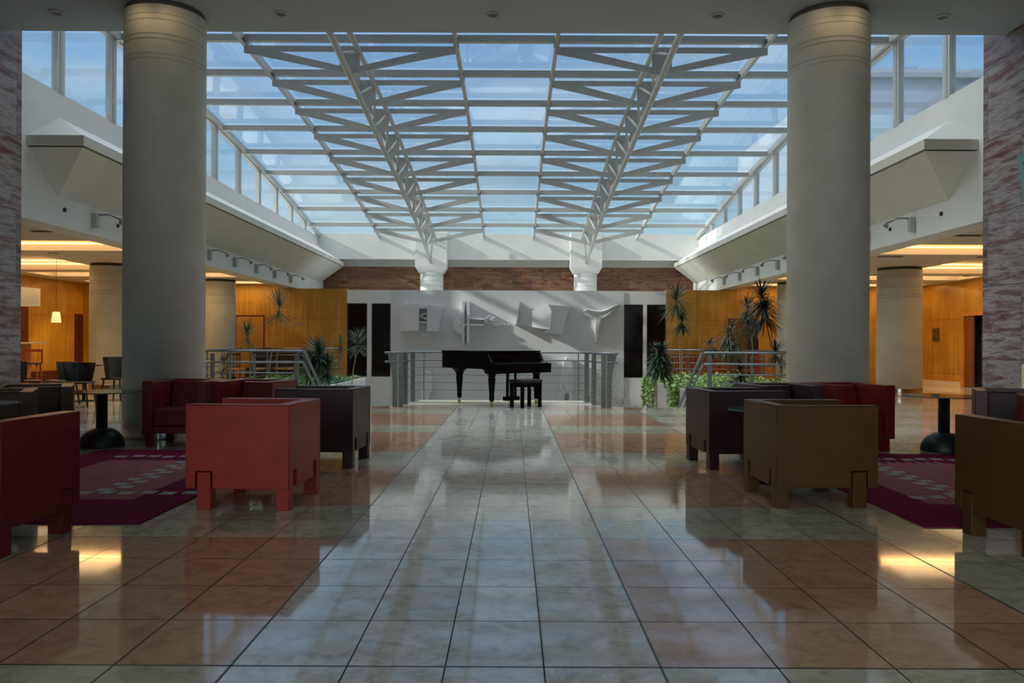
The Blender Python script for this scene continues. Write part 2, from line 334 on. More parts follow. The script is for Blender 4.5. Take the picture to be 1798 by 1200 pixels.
    def leaf(s, p, d, L, w, droop=.3, fold=.0, segs=4):
        """strap leaf from p along d, drooping"""
        p = Vector(p); d = Vector(d).normalized(); side = d.cross(Vector((0, 0, 1)))
        if side.length < 1e-3: side = Vector((1, 0, 0))
        side.normalize(); prev = None
        for k in range(segs + 1):
            t = k / segs
            c = p + d * L * t + Vector((0, 0, -droop * L * t * t))
            ww = w * (.45 + 1.1 * t * (1 - t) * 1.6) * (1 if k < segs else .08) * .5
            a, b = s.bm.verts.new(c - side * ww), s.bm.verts.new(c + side * ww)
            if prev: s.bm.faces.new((prev[0], prev[1], b, a))
            prev = (a, b)
        return s
    def done(s, name, m, parent=None, bevel=0, segs=2, fix=True, sub=0):
        me = bpy.data.meshes.new(name)
        if fix: bmesh.ops.recalc_face_normals(s.bm, faces=s.bm.faces)
        s.bm.to_mesh(me); s.bm.free()
        for x in (m if isinstance(m, (list, tuple)) else [m]): me.materials.append(x)
        o = bpy.data.objects.new(name, me); COL.objects.link(o)
        if parent: o.parent = parent
        if bevel:
            b = o.modifiers.new('soft_edges', 'BEVEL'); b.width = bevel; b.segments = segs; b.limit_method = 'ANGLE'; b.angle_limit = .6
        if sub:
            b = o.modifiers.new('smooth', 'SUBSURF'); b.levels = sub; b.render_levels = sub
            for f in me.polygons: f.use_smooth = True
        return o

def tag(o, label, cat, group=None, kind=None):
    o['label'] = label; o['category'] = cat
    if group: o['group'] = group
    if kind: o['kind'] = kind
    return o
def thing(name, label, cat, loc=(0, 0, 0), rz=0, group=None, kind=None):
    o = bpy.data.objects.new(name, None); COL.objects.link(o); o.location = loc; o.rotation_euler = (0, 0, rz); o.empty_display_size = .2
    return tag(o, label, cat, group, kind)
def struct(name, mb, m, label, cat='wall', **k):
    return tag(mb.done(name, m, **k), label, cat, kind='structure')
def part(p, name, mb, m, label=None, **k):
    o = mb.done(name, m, p, **k)
    if label: o['label'] = label
    return o
def dup(root, loc, rz, label, group=None):
    r = root.copy(); COL.objects.link(r); r.location = loc; r.rotation_euler = (0, 0, rz); r['label'] = label
    if group: r['group'] = group
    for c in root.children:
        d = c.copy(); COL.objects.link(d); d.parent = r
        for g in c.children:
            h = g.copy(); COL.objects.link(h); h.parent = d
    return r
ORD = ['first', 'second', 'third', 'fourth', 'fifth', 'sixth', 'seventh', 'eighth', 'ninth', 'tenth', 'eleventh', 'twelfth', 'thirteenth', 'fourteenth']

# ------------------------------------------------------------------ key dimensions (metres)
XC = -.15
XL, XR = -7.0, 6.7          # fascia / pier planes
YE = 15.3                   # edge of the main floor
YB = 25.65                  # panelled rear wall
YR = 29.2                   # upper rear wall
ZC = 5.45                   # soffit over the lounge
YS = 10.88                  # soffit edge
AW, BW = -13.8, 13.0        # far side walls
ZA = 3.1                    # aisle ceilings
def roofz(y):
    P = ((8, 6.83), (10.9, 6.82), (14.3, 6.75), (16, 6.70), (17.7, 6.62), (19.4, 6.50), (21.1, 6.33), (22.8, 6.14), (24.5, 5.93), (26.2, 5.68), (27.9, 5.42), (29.3, 5.19))
    for (a, za), (b, zb) in zip(P, P[1:]):
        if y <= b: return za + (zb - za) * (y - a) / (b - a)
    return P[-1][1]

# ------------------------------------------------------------------ floor
def make_floor():
    mb = MB(); bm = mb.bm; lay = bm.loops.layers.color.new('tint')
    xs = [-1.04, -.608, -.243, .124, .559]
    x = -1.04
    while x > AW: x -= .4355; xs.insert(0, x)
    x = .559
    while x < BW: x += .4355; xs.append(x)
    xs[0] = AW; xs[-1] = BW
    ys = [2.963 + .49 * k for k in range(-18, 47)]
    g = .003
    def q(x0, x1, y0, y1, z, mi, t=.5):
        f = mb.poly(((x0, y0, z), (x1, y0, z), (x1, y1, z), (x0, y1, z))); f.material_index = mi
        for l in f.loops: l[lay] = (t, t, t, 1)
    rnd = random.Random(3)
    for i in range(len(xs) - 1):
        xm = (xs[i] + xs[i + 1]) / 2
        for j in range(len(ys) - 1):
            y0, y1 = ys[j], ys[j + 1]; ym = (y0 + y1) / 2
            if y0 > YE and XL + .05 < xm < XR - .05: continue
            if y1 > YE and XL + .05 < xm < XR - .05: y1 = YE
            if y0 > YB - .05: continue
            y1 = min(y1, YB)
            row = math.floor((ym - 2.963) / .49)
            if -1.04 < xm < .559: mi = 0
            elif -2.79 < xm < 2.31: mi = 2 if row % 6 < 4 else 1
            elif ym > 10: mi = 0 if row % 3 else 1
            else: mi = 1
            # running-bond look: some seams are skipped in the photo, all tiles keep thin joints
            q(xs[i] + g, xs[i + 1] - g, y0 + g, y1 - g, 0, mi, rnd.random())
    q(AW, BW, -6, YE, -.003, 3); q(AW, XL, YE, YB, -.003, 3); q(XR, BW, YE, YB, -.003, 3)
    o = mb.done('floor', [F_PALE, F_CREAM, F_TAN, GROUT], fix=False)
    tag(o, 'polished marble floor of pale, cream and rosy tan tiles', 'floor', kind='structure')
    for k, (x0, y0, x1, y1) in enumerate(((-1.04, -6, -1.04, YE), (.559, -6, .559, YE), (2.30, -6, 2.30, YE), (-2.78, -6, -2.78, YE), (-8, 2.963, 8, 2.963))):
        m = MB(); w = .0045
        if x0 == x1: m.box(x0 - w, x0 + w, y0, y1, -.004, .0012)
        else: m.box(x0, x1, y0 - w, y0 + w, -.004, .0012)
        c = m.done('floor_strip', mat('dark_metal_strip', (.06, .065, .065), .35, metal=.8), o)
    # slab body under the tiles
    s = MB().box(AW, BW, -6, YE - .01, -.35, -.006); s.box(AW, XL, YE - .01, YB, -.35, -.006); s.box(XR, BW, YE - .01, YB, -.35, -.006)
    struct('floor_slab', s, WHITE, 'white slab edge under the polished floor', 'floor')
    struct('floor_lower', MB().box(XL - .3, XR + .3, YE, YB, -3.2, -3.0), mat('lower_floor_stone', (.40, .38, .34), .3, var=.1), 'pale lower floor at the foot of the stairs', 'floor')
make_floor()
struct('ground_plaza', MB().box(-90, 90, -60, 120, -3.6, -3.3), GROUND, 'grey paving outside the building', 'ground')

# ------------------------------------------------------------------ shell
# lounge soffit with the hotel tower above it
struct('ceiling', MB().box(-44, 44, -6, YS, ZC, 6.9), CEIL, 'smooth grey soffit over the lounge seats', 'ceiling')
struct('wall_tower', MB().box(-44, 44, -7, YS - .05, 6.9, 46), EXT, 'tower storeys rising above the lounge roof', 'wall')
m = MB().box(XL - .05, XR + .05, YS, YS + .35, 6.55, 6.9)
struct('trim_1', m, ALU, 'blue grey steel head beam behind the soffit edge', 'trim')
for nm, x0, x1 in (('left', XL - .5, XL), ('right', XR, XR + .5)):
    struct('wall_pier_' + nm, MB().box(x0, x1, -6, 11.36, 0, 7.4), STONE_Y, 'red and grey veined stone wall beside the %s seats' % ('bar-side' if nm == 'left' else 'lift-side'))
# upper side walls: fascia, slope, ledge, sill
def side(nm, s, xf, xu, xw):
    lab = 'bar' if s < 0 else 'door'
    zf0, zf1, zl0, zl1, zs0, zs1 = 2.99, 3.45, 4.02, 4.19, 4.74, 5.12
    t = .45 * s
    m = MB().prism([(xf, 11.36, zf0), (xf, 11.36, zs0), (xf + t, 11.36, zs0), (xf + t, 11.36, zf0)], (0, YR + .6 - 11.36, 0))
    struct('wall_fascia_' + nm, m, WHITE, 'white fascia beam running above the %s aisle' % lab)
    Yn = 11.48; d = abs(xf - xu)
    m = MB()   # sloped hopper soffit with hipped near end
    a = (xu - .03 * s * -1, Yn, zl0); 
    near_in = (xu + .03 * s, Yn + .03, zl0); near_out = (xf, Yn + .03, zl0); hip = (xf, Yn + d, zf1); far_in = (xu + .03 * s, YR, zl0); far_out = (xf, YR, zf1)
    m.poly((near_in, far_in, far_out, hip)); m.poly((near_in, hip, near_out))
    m.poly((near_out, (xf, YR, zl0), far_in, near_in)); m.poly((near_out, hip, far_out, (xf, YR, zl0))); m.poly((far_in, (xf, YR, zl0), far_out))
    struct('ceiling_slope_' + nm, m, SLOPE, 'beige sloping soffit under the ledge above the %s aisle' % lab, 'ceiling')
    m = MB().prism([(xu, Yn, zl0 + .02), (xu, Yn, zl1), (xf, Yn, zl1), (xf, Yn, zl0 + .02)], (0, YR - Yn, 0))
    struct('trim_ledge_' + nm, m, CREAM, 'projecting ledge lip above the %s aisle' % lab, 'trim', bevel=.008)
    m = MB(); d2 = abs(xw - xu)
    c0, c1 = (xu + .006 * s, Yn + .006, zl1 - .01), (xu + .006 * s, YR, zl1 - .01)
    c2, c3 = (xw, YR, zs0), (xw, Yn + d2, zs0)
    c4, c5 = (xw, Yn + .006, zl1 - .01), (xw, YR, zl1 - .01)
    m.poly((c0, c1, c2, c3)); m.poly((c0, c3, c4)); m.poly((c0, c4, c5, c1)); m.poly((c1, c5, c2)); m.poly((c4, c3, c2, c5))
    m.prism([(xw, Yn, zl1 - .3), (xw, Yn, zs1), (xw + t, Yn, zs1), (xw + t, Yn, zl1 - .3)], (0, YR - Yn, 0))
    m.prism([(xw, YS - .1, zl0 - .5), (xw, YS - .1, zs1), (xw + t, YS - .1, zs1), (xw + t, YS - .1, zl0 - .5)], (0, Yn - YS + .1, 0))
    struct('wall_sill_' + nm, m, WHITE, 'white sill band under the %s side clerestory' % lab)
    # clerestory windows
    ys = [10.95] + [12.55 + 1.65 * k for k in range(10)] + [YR]
    for k in range(len(ys) - 1):
        y0, y1 = ys[k], ys[k + 1]
        w = thing('window_%d' % (k + 2 + (20 if s > 0 else 0)), '%s clerestory window above the %s aisle, counted from the lounge' % (ORD[k], lab), 'window', (0, 0, 0), kind='structure')
        zt0, zt1 = roofz(y0) - .06, roofz(y1) - .06
        if zt1 - zs1 < .12: zt1 = zs1 + .12
        fr = MB(); fw = .07
        xi = xw + .09 * s
        fr.prism([(xi, y0 + .03, zs1), (xi, y0 + .03, zt0), (xi, y0 + .03 + fw, zt0 - .01), (xi, y0 + .03 + fw, zs1)], (-.1 * s, 0, 0))
        fr.prism([(xi, y1 - .03, zs1), (xi, y1 - .03 - fw, zs1), (xi, y1 - .03 - fw, zt1 + .01), (xi, y1 - .03, zt1)], (-.1 * s, 0, 0))
        fr.prism([(xi, y0 + .1, zt0), (xi, y1 - .1, zt1), (xi, y1 - .1, zt1 - .08), (xi, y0 + .1, zt0 - .08)], (-.1 * s, 0, 0))
        part(w, 'window_frame', fr, ALU)
        if k:
            part(w, 'mullion', MB().box(xi - .11 * s, xi + .02 * s, y0 - .045, y0 + .028, zs1, zt0), STEELW)
        g = MB().prism([(xi - .05 * s, y0 + .08, zs1), (xi - .05 * s, y1 - .08, zs1), (xi - .05 * s, y1 - .08, zt1 - .06), (xi - .05 * s, y0 + .08, zt0 - .06)], (-.008 * s, 0, 0))
        part(w, 'window_pane', g, PANE)
side('left', -1, XL, -6.18, -7.12)
side('right', 1, XR, 5.92, 6.82)

# ------------------------------------------------------------------ skylight roof
sky = thing('window_1', 'large sloping glass skylight with white steel bars over the atrium', 'skylight', (0, 0, 0), kind='structure')
PY = [14.32 + 1.69 * k for k in range(9)]          # purlin rows
RX = [-4.85, -1.03, .78, 4.55]
yy = [YS] + PY + [YR + .1]
xx = [-7.1] + RX + [6.8]
for k, y in enumerate(PY):
    part(sky, 'crossbar', MB().box(-7.15, 6.85, y - .05, y + .05, roofz(y) - .13, roofz(y) - .01), STEELW)
def follow(x, w, z0, z1, y0=YS, y1=YR + .1):
    m = MB(); ps = [y0] + [p for p in PY if y0 < p < y1] + [y1]
    for a, b in zip(ps, ps[1:]):
        m.prism([(x - w, a, roofz(a) + z0), (x + w, a, roofz(a) + z0), (x + w, a, roofz(a) + z1), (x - w, a, roofz(a) + z1)], (0, b - a, roofz(b) - roofz(a)))
    return m
for x in RX: part(sky, 'rafter', follow(x, .035, -.17, -.02), STEELW)
for x in (-7.08, 6.78): part(sky, 'edge_beam', follow(x, .06, -.12, .02), STEELW)
for x in RX:
    m = MB()
    for y in PY: m.box(x - .05, x + .05, y - .16, y + .16, roofz(y) - .16, roofz(y) - .1)
    part(sky, 'joint_plates', m, STEEL)
for a, b in zip(yy, yy[1:]):
    for c, d in zip(xx, xx[1:]):
        part(sky, 'roof_pane', MB().prism([(c + .03, a + .02, roofz(a)), (d - .03, a + .02, roofz(a)), (d - .03, b - .02, roofz(b)), (c + .03, b - .02, roofz(b))], (0, 0, .012)), PANE)

def truss(xt, label):
    T = thing('roof_truss', label, 'truss', (xt, 0, 0), group='white steel roof trusses')
    BZ = ((11.0, 6.22), (12.8, 6.18), (17.2, 5.72), (21.5, 5.28), (24.9, 4.84), (27.9, 4.32), (28.75, 4.14))
    def bz(y):
        for (a, za), (b, zb) in zip(BZ, BZ[1:]):
            if y <= b: return za + (zb - za) * (y - a) / (b - a)
        return BZ[-1][1]
    part(T, 'bottom_chord', MB().path([(0, y, bz(y)) for y in (11.0, 12.8, 14.5, 17.2, 19.4, 21.5, 23.2, 24.9, 26.4, 27.9, 28.78)], .055, 12), STEELW)
    for s in (-.17, .17):
        part(T, 'top_chord', MB().path([(s, y, roofz(y) - .30) for y in [11.0] + PY + [28.9]], .05, 10), STEELW)
    nodes = []
    for k, y in enumerate(PY):
        for s in (-.17, .17):
            part(T, 'web_member', MB().tube((0, y - .84, bz(y - .84)), (s, y, roofz(y) - .30), .026, 8), STEELW)
            if y + .84 < 28.8: part(T, 'web_member', MB().tube((s, y, roofz(y) - .30), (0, min(y + .84, 28.7), bz(min(y + .84, 28.7))), .026, 8), STEELW)
    for k, y in enumerate(PY):
        zt = roofz(y) - .20; zl = max(zt - .52, bz(y) + .05)
        for s in (-1, 1):
            m = MB(); xe = 1.90 * s
            A = [(.10 * s, y, zt), (xe, y, zt), (xe, y, zt - .13), (1.70 * s, y, zt - .16), (.10 * s, y, zl), (.10 * s, y, zl + .10)]
            # plate arm built as three bars so the middle stays open
            m.prism([(0, y, zt), (xe, y, zt), (xe, y, zt - .10), (0, y, zt - .10)], (0, .03, 0))
            m.prism([(xe, y + .001, zt - .02), (xe, y + .001, zt - .13), (1.72 * s, y + .001, zt - .16), (.12 * s, y + .001, zl), (.12 * s, y + .001, zl + .11), (1.34 * s, y + .001, zt - .09)], (0, .028, 0))
            m.prism([(.0, y + .002, zt), (.18 * s, y + .002, zt), (.18 * s, y + .002, zl + .02), (.0, y + .002, zl - .02)], (0, .026, 0))
            part(T, 'bracket_arm', m, STEELW)
    return T
truss(-2.94, 'white lattice roof truss on the pilaster above the disc relief')
truss(2.67, 'white lattice roof truss on the pilaster above the Y-shaped relief')

# upper rear wall
m = MB().box(-7.6, 7.3, YR, YR + .5, 4.30, 5.24)
struct('wall_rear_upper', m, WHITE, 'white upper rear wall under the end of the skylight')
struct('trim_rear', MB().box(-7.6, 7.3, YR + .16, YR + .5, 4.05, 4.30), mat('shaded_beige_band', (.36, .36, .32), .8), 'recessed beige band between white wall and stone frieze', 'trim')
struct('wall_rear_frieze', MB().box(-7.6, 7.3, YR + .33, YR + .7, 2.6, 4.05), STONE_X, 'dark red veined stone frieze on the rear wall')
struct('ceiling_rear_slab', MB().box(AW, BW, YB + .3, YR + .8, 2.6, 2.93), WHITE, 'flat slab behind the panelled rear wall', 'ceiling')
tag(MB().box(-.13, .03, YR - .05, YR, 4.36, 4.52).done('wall_box', mat('grey_box_plastic', (.42, .45, .50), .5), None), 'small grey square box on the white upper rear wall', 'box')
for xt, lb in ((-2.94, 'disc'), (2.67, 'Y-shaped')):
    c = thing('column_pilaster', 'white banded pilaster with square cap above the %s relief' % lb, 'column', (xt, 29.15, 0), kind='structure')
    m = MB().prism([(-.57, -.4, 3.98), (.57, -.4, 3.98), (.57, -.4, 5.24), (-.57, -.4, 5.24)], (0, .6, 0))
    m.prism([(-.57, -.4, 3.98), (.57, -.4, 3.98), (.44, -.38, 3.78), (-.44, -.38, 3.78)], (0, .6, 0))
    part(c, 'cap', m, WHITE, bevel=.01)
    pr = [(.42, 2.93)]
    for z in (3.12, 3.30, 3.48, 3.66): pr += [(.42, z - .006), (.42, z), (.405, z + .004), (.405, z + .018), (.42, z + .022), (.42, z + .028)]
    pr += [(.42, 3.8)]
    part(c, 'shaft', MB().lathe(pr, n=40), WHITE)

# panelled rear wall, all standing at YB
def rearbox(x0, x1, z0, z1, d=.3, y=YB): return MB().box(x0, x1, y, y + d, z0, z1)
struct('wall_rear_left', rearbox(AW - .3, -5.31, -.35, 2.97).box(AW - .3, XL - .4, YB, YB + .3, 2.97, 3.4), WOODX, 'orange maple panelled rear wall on the bar side')
struct('wall_rear_right', rearbox(4.95, BW + .3, -.35, 2.97).box(XR + .4, BW + .3, YB, YB + .3, 2.97, 3.4), WOODX, 'orange maple panelled rear wall on the door side')
m = rearbox(-3.9, 3.59, -3, 2.93, .3, YB - .06)
struct('wall_rear_centre', m, STUCCO, 'pale grey plaster wall that carries the reliefs')
def dark_windows(n, x0, xm0, xm1, x1, lab):
    m = rearbox(x0, x1, 2.50, 2.93); m.box(x0, x1, YB, YB + .3, -3, .14); m.box(xm0, xm1, YB - .02, YB + .2, .14, 2.50)
    struct('wall_rear_window_%d' % n, m, WHITE, 'white plaster framing the dark windows beside the %s' % lab)
    for k, (a, b) in enumerate(((x0, xm0), (xm1, x1))):
        w = thing('window_%d' % (50 + n * 2 + k), 'tall dark window, %s, beside the %s' % ('next to the wood panels' if (k == 0) == (x0 < 0) else 'next to the relief wall', lab), 'window', kind='structure')
        fm = MB()
        for (p, q, r, t) in ((a, a + .03, .14, 2.5), (b - .03, b, .14, 2.5), (a + .03, b - .03, .14, .17), (a + .03, b - .03, 2.47, 2.5)): fm.box(p, q, YB + .03, YB + .08, r, t)
        part(w, 'window_frame', fm, BLACKM)
        part(w, 'window_pane', MB().box(a + .03, b - .03, YB + .05, YB + .06, .17, 2.47), DKGLASS)
    struct('wall_rear_back_%d' % n, MB().box(x0, x1, YB + .25, YB + .3, .1, 2.55), BLACKM, 'black lining behind the dark windows beside the %s' % lab)
dark_windows(1, -5.31, -4.66, -4.52, -3.9, 'book relief')
dark_windows(2, 3.59, 4.22, 4.33, 4.95, 'Y-shaped relief')
# side walls of the aisles and of the stair well
struct('wall_left', MB().box(AW - .3, AW, 8, YB, 0, ZA + .3), WOODY, 'orange maple panelled wall behind the bar area')
m = MB().box(BW, BW + .3, 8, 20.5, 0, ZA + .3); m.box(BW, BW + .3, 23.0, YB, 0, ZA + .3); m.box(BW, BW + .3, 20.5, 23.0, 2.1, ZA + .3)
struct('wall_right', m, WOODY, 'orange maple panelled wall with a dark doorway')
struct('wall_front_left', MB().box(AW - .3, XL - .5, 8, 8.3, 0, ZA + .3), WOODX, 'panelled end wall of the bar area')
struct('wall_front_right', MB().box(XR + .5, BW + .3, 8, 8.3, 0, ZA + .3), WOODX, 'panelled end wall of the door-side aisle')
struct('wall_well_left', MB().box(XL - .3, XL, YE, YB, -3, -.001), WHITE, 'white wall of the stair well below the bar area')
struct('wall_well_right', MB().box(XR, XR + .3, YE, YB, -3, -.001), WHITE, 'white wall of the stair well below the door-side aisle')
d = thing('door_1', 'dark open doorway in the maple wall beside the plaque', 'door', kind='structure')
m = MB().box(BW - .03, BW + .3, 22.93, 23.05, 0, 2.16); m.box(BW - .03, BW + .3, 20.45, 20.57, 0, 2.16); m.box(BW - .03, BW + .3, 20.57, 22.93, 2.07, 2.16)
part(d, 'door_frame', m, mat('maple_door_frame', (.50, .22, .04), .4, var=.1))
part(d, 'door_leaf', MB().box(BW + .02, BW + .06, 22.5, 22.93, .01, 2.07), mat('brown_door_leaf', (.14, .05, .012), .4, var=.15))
part(d, 'dark_recess', MB().box(BW + .25, BW + .3, 20.57, 22.93, 0, 2.07), BLACKM)
struct('baseboard_right', MB().box(BW - .03, BW, 23.05, YB, 0, .16), BARST, 'pale stone baseboard under the maple wall', 'baseboard')

# aisle ceilings with recessed coves (holes in the ceiling slab)
def aisle_ceiling(nm, xo, xi, lab):
    x0, x1 = min(xo, xi), max(xo, xi)
    s = 1 if xo < xi else -1      # + : bar side
    holes = [(x0 + .6, x1 - .25, 14.9, 16.5), (x0 + .6, x1 - .25, 21.6, 22.9), (x0 + .6, x1 - .25, 24.5, 25.4)]
    hb = (x0 + .5, -10.4, 17.6, 20.8) if s > 0 else (10.0, x1 - .5, 17.6, 20.8)
    holes.append(hb)
    xs = sorted({x0, x1, *[h[0] for h in holes], *[h[1] for h in holes]}); ys = sorted({8.0, YB, *[h[2] for h in holes], *[h[3] for h in holes]})
    inh = lambda x, y: any(h[0] < x < h[1] and h[2] < y < h[3] for h in holes)
    m = MB().cells(xs, ys, [ZA, ZA + .22, ZA + .30], lambda x, y, z: z > ZA + .22 or not inh(x, y))
    c = struct('ceiling_' + nm, m, AISLEC, 'low ceiling with glowing coves above the %s aisle' % lab, 'ceiling')
    for k, h in enumerate(holes):
        t = MB().box(h[0] + .05, h[1] - .05, h[3] - .05, h[3] - .015, ZA + .13, ZA + .16)
        t.box(h[0] + .05, h[1] - .05, h[2] + .015, h[2] + .05, ZA + .13, ZA + .16)
        if k == 3: t.box(h[0] + .015, h[0] + .05, h[2] + .1, h[3] - .1, ZA + .13, ZA + .16); t.box(h[1] - .05, h[1] - .015, h[2] + .1, h[3] - .1, ZA + .13, ZA + .16)
        t.done('cove_lamp', LITE, c)
        area('cove_light', ((h[0] + h[1]) / 2, (h[2] + h[3]) / 2, ZA + .205), (0, 0, -1), h[1] - h[0] - .3, h[3] - h[2] - .3, 6.5 * (h[1] - h[0]), (1, .68, .36)).data.spread = PI
        area('cove_uplight', ((h[0] + h[1]) / 2, h[3] - .1, ZA + .12), (0, -.7, 1), h[1] - h[0] - .3, .06, 7 * (h[1] - h[0]), (1, .55, .20))
aisle_ceiling('left', AW, XL - .1, 'bar')
aisle_ceiling('right', BW, XR + .1, 'door-side')

def vent(x, y, lab):
    v = thing('ceiling_vent', lab, 'vent', (x, y, ZA), group='ceiling slot vents')
    part(v, 'frame', MB().box(-.26, .26, -.06, .06, -.012, 0), mat('vent_metal', (.3, .29, .27), .5))
    for k in range(2): part(v, 'slot', MB().box(-.23 + .25 * k, -.02 + .25 * k, -.035, .035, -.02, -.012), BLACKM)
vent(-7.95, 13.6, 'dark slot vent in the bar aisle ceiling nearest the stone wall')
vent(7.75, 13.6, 'dark slot vent in the door-side ceiling nearest the stone wall')
vent(8.0, 16.85, 'dark slot vent in the ceiling in front of the banded round column')
vent(10.1, 16.85, 'dark slot vent in the ceiling between two glowing coves')
def downlight(x, y, z, lab, grp, power=0, r=.085, lens=None):
    v = thing('downlight', lab, 'downlight', (x, y, z), group=grp)
    part(v, 'ring', MB().lathe([(r, 0), (r, -.018), (r - .02, -.024), (r - .02, -.004)], n=24), mat('downlight_ring', (.35, .37, .36), .4))
    part(v, 'lens', MB().lathe([(r - .02, -.004), (r - .021, -.010)], n=20), lens or mat('unlit_lens', (.10, .11, .11), .3))
    if power: spot('downlight_beam', (x, y, z - .05), (0, 0, -1), power, 110)
for k, x in enumerate((-5.88, -3.0, -.27, 2.62, 5.52)):
    downlight(x, 10.25, ZC, 'small recessed downlight in the grey soffit, %s from the stone wall by the bar' % ORD[k], 'downlights in the grey soffit')
for k, (x, y) in enumerate(((-9.8, 17.0), (-7.7, 17.0), (-12.5, 23.8), (-10.2, 21.2))):
    downlight(x, y, ZA, 'lit round downlight in the bar aisle ceiling, %s of four' % ORD[k], 'lit downlights over the bar aisle', 110, .10, LITS)
for k, (x, y) in enumerate(((9.6, 21.2), (12.2, 21.4), (8.4, 23.6))):
    downlight(x, y, ZA, 'lit round downlight in the door-side ceiling, %s of three' % ORD[k], 'lit downlights over the door-side aisle', 110, .10, LITS)

# ------------------------------------------------------------------ columns
def column(x, y, r, ztop, zg, lab, base=.20, plinth=True):
    c = thing('column', lab, 'column', (x, y, 0), kind='structure')
    pr = [(r, base)]
    for z in sorted(zg): pr += [(r, z - .006), (r, z), (r - .014, z + .004), (r - .014, z + .016), (r, z + .02), (r, z + .026)]
    pr += [(r, ztop - .076), (r, ztop - .07)]
    part(c, 'shaft', MB().lathe(pr, n=72), COLM)
    part(c, 'top_reveal', MB().lathe([(r - .02, ztop - .07), (r - .02, ztop)], n=72), mat('dark_reveal', (.07, .065, .055), .7))
    if base: part(c, 'base_skirt', MB().lathe([(r + .004, 0), (r + .006, .01), (r + .006, base - .01), (r + .003, base)], n=72), CHROME)
G1 = (5.25, 5.18, 5.0, 4.94, 4.756, 4.70)
column(-4.49, 10.30, .495, ZC, G1, 'large round cream column beside the red armchairs')
column(4.07, 10.30, .50, ZC, G1, 'large round cream column behind the brown armchair')
G2 = (2.90, 2.84, 2.66, 2.60, 2.42, 2.36)
column(-9.72, 19.4, .51, ZA, G2, 'round banded column beside the bar tables')
column(9.42, 19.4, .51, ZA, G2, 'round banded column beside the maple wall')
column(-8.85, 24.0, .51, ZA, G2, 'round banded column behind the bar-side railing')
column(8.50, 24.0, .51, ZA, G2, 'round banded column behind the door-side railing')
for x in (-4.49, 4.07):   # warm recessed lamps in the soffit that wash the column heads
    for dx in (-.15 if x < 0 else .15, .30 if x < 0 else -.30):
        spot('column_wash', (x + dx, 10.3 - .5 - .22, ZC - .10), (-.05 * (1 if x < 0 else -1), .55, -.8), 2.2, 130, (1, .66, .26), .14)

# ------------------------------------------------------------------ piano platform, planters, stairs
P0 = [(-2.50, YE), (-2.15, 15.9), (-2.10, 16.85), (-1.95, 17.12), (1.52, 17.12), (1.60, 16.85), (1.68, 15.9), (2.10, YE)]
m = MB().prism([(x, y, -.28) for x, y in P0], (0, 0, .28))
pf = struct('floor_platform', m, F_PALE, 'raised marble bay that carries the grand piano', 'floor', fix=True)
MB().box(-2.05, 1.60, 15.75, 16.12, -.002, .003).done('floor_strip', GLOWSTEP, pf)  # pale bands that paint the sun glow onto the platform floor
MB().box(-1.95, 1.50, 16.55, 17.05, -.002, .003).done('floor_strip', GLOWSTEP, pf)

def stairs(nm, x0, x1, lab):
    m = MB(); n = 16
    for k in range(n):
        m.box(x0, x1, YE + .3 * k, YE + .3 * (k + 1) + .02, -.19 * (k + 1) - .16, -.19 * (k + 1) + .03)
    tag(m.done('staircase', WHITE), lab, 'staircase')
stairs('l', -4.05, -2.55, 'pale staircase going down beside the bar-side planter')
stairs('r', 2.15, 3.75, 'pale staircase going down beside the ivy planter')

def planter(x0, x1, y0, y1, z, m_, lab):
    p = thing('planter', lab, 'planter')
    m = MB().cells([x0, x0 + .1, x1 - .1, x1], [y0, y0 + .1, y1 - .1, y1], [-3, -.1, z], lambda x, y, zz: zz < -.1 or x < x0 + .1 or x > x1 - .1 or y < y0 + .1 or y > y1 - .1)
    part(p, 'trough', m, m_, bevel=.01)
    part(p, 'soil', MB().box(x0 + .1, x1 - .1, y0 + .1, y1 - .1, -.1, z - .07), SOIL)
planter(-6.9, -4.22, 15.75, 23.0, .22, WHITE, 'long white planter with green ground cover beside the bar-side stairs')
planter(3.88, 6.6, 16.6, 23.0, .22, PLANTW, 'long taupe planter with trailing ivy beside the door-side stairs')

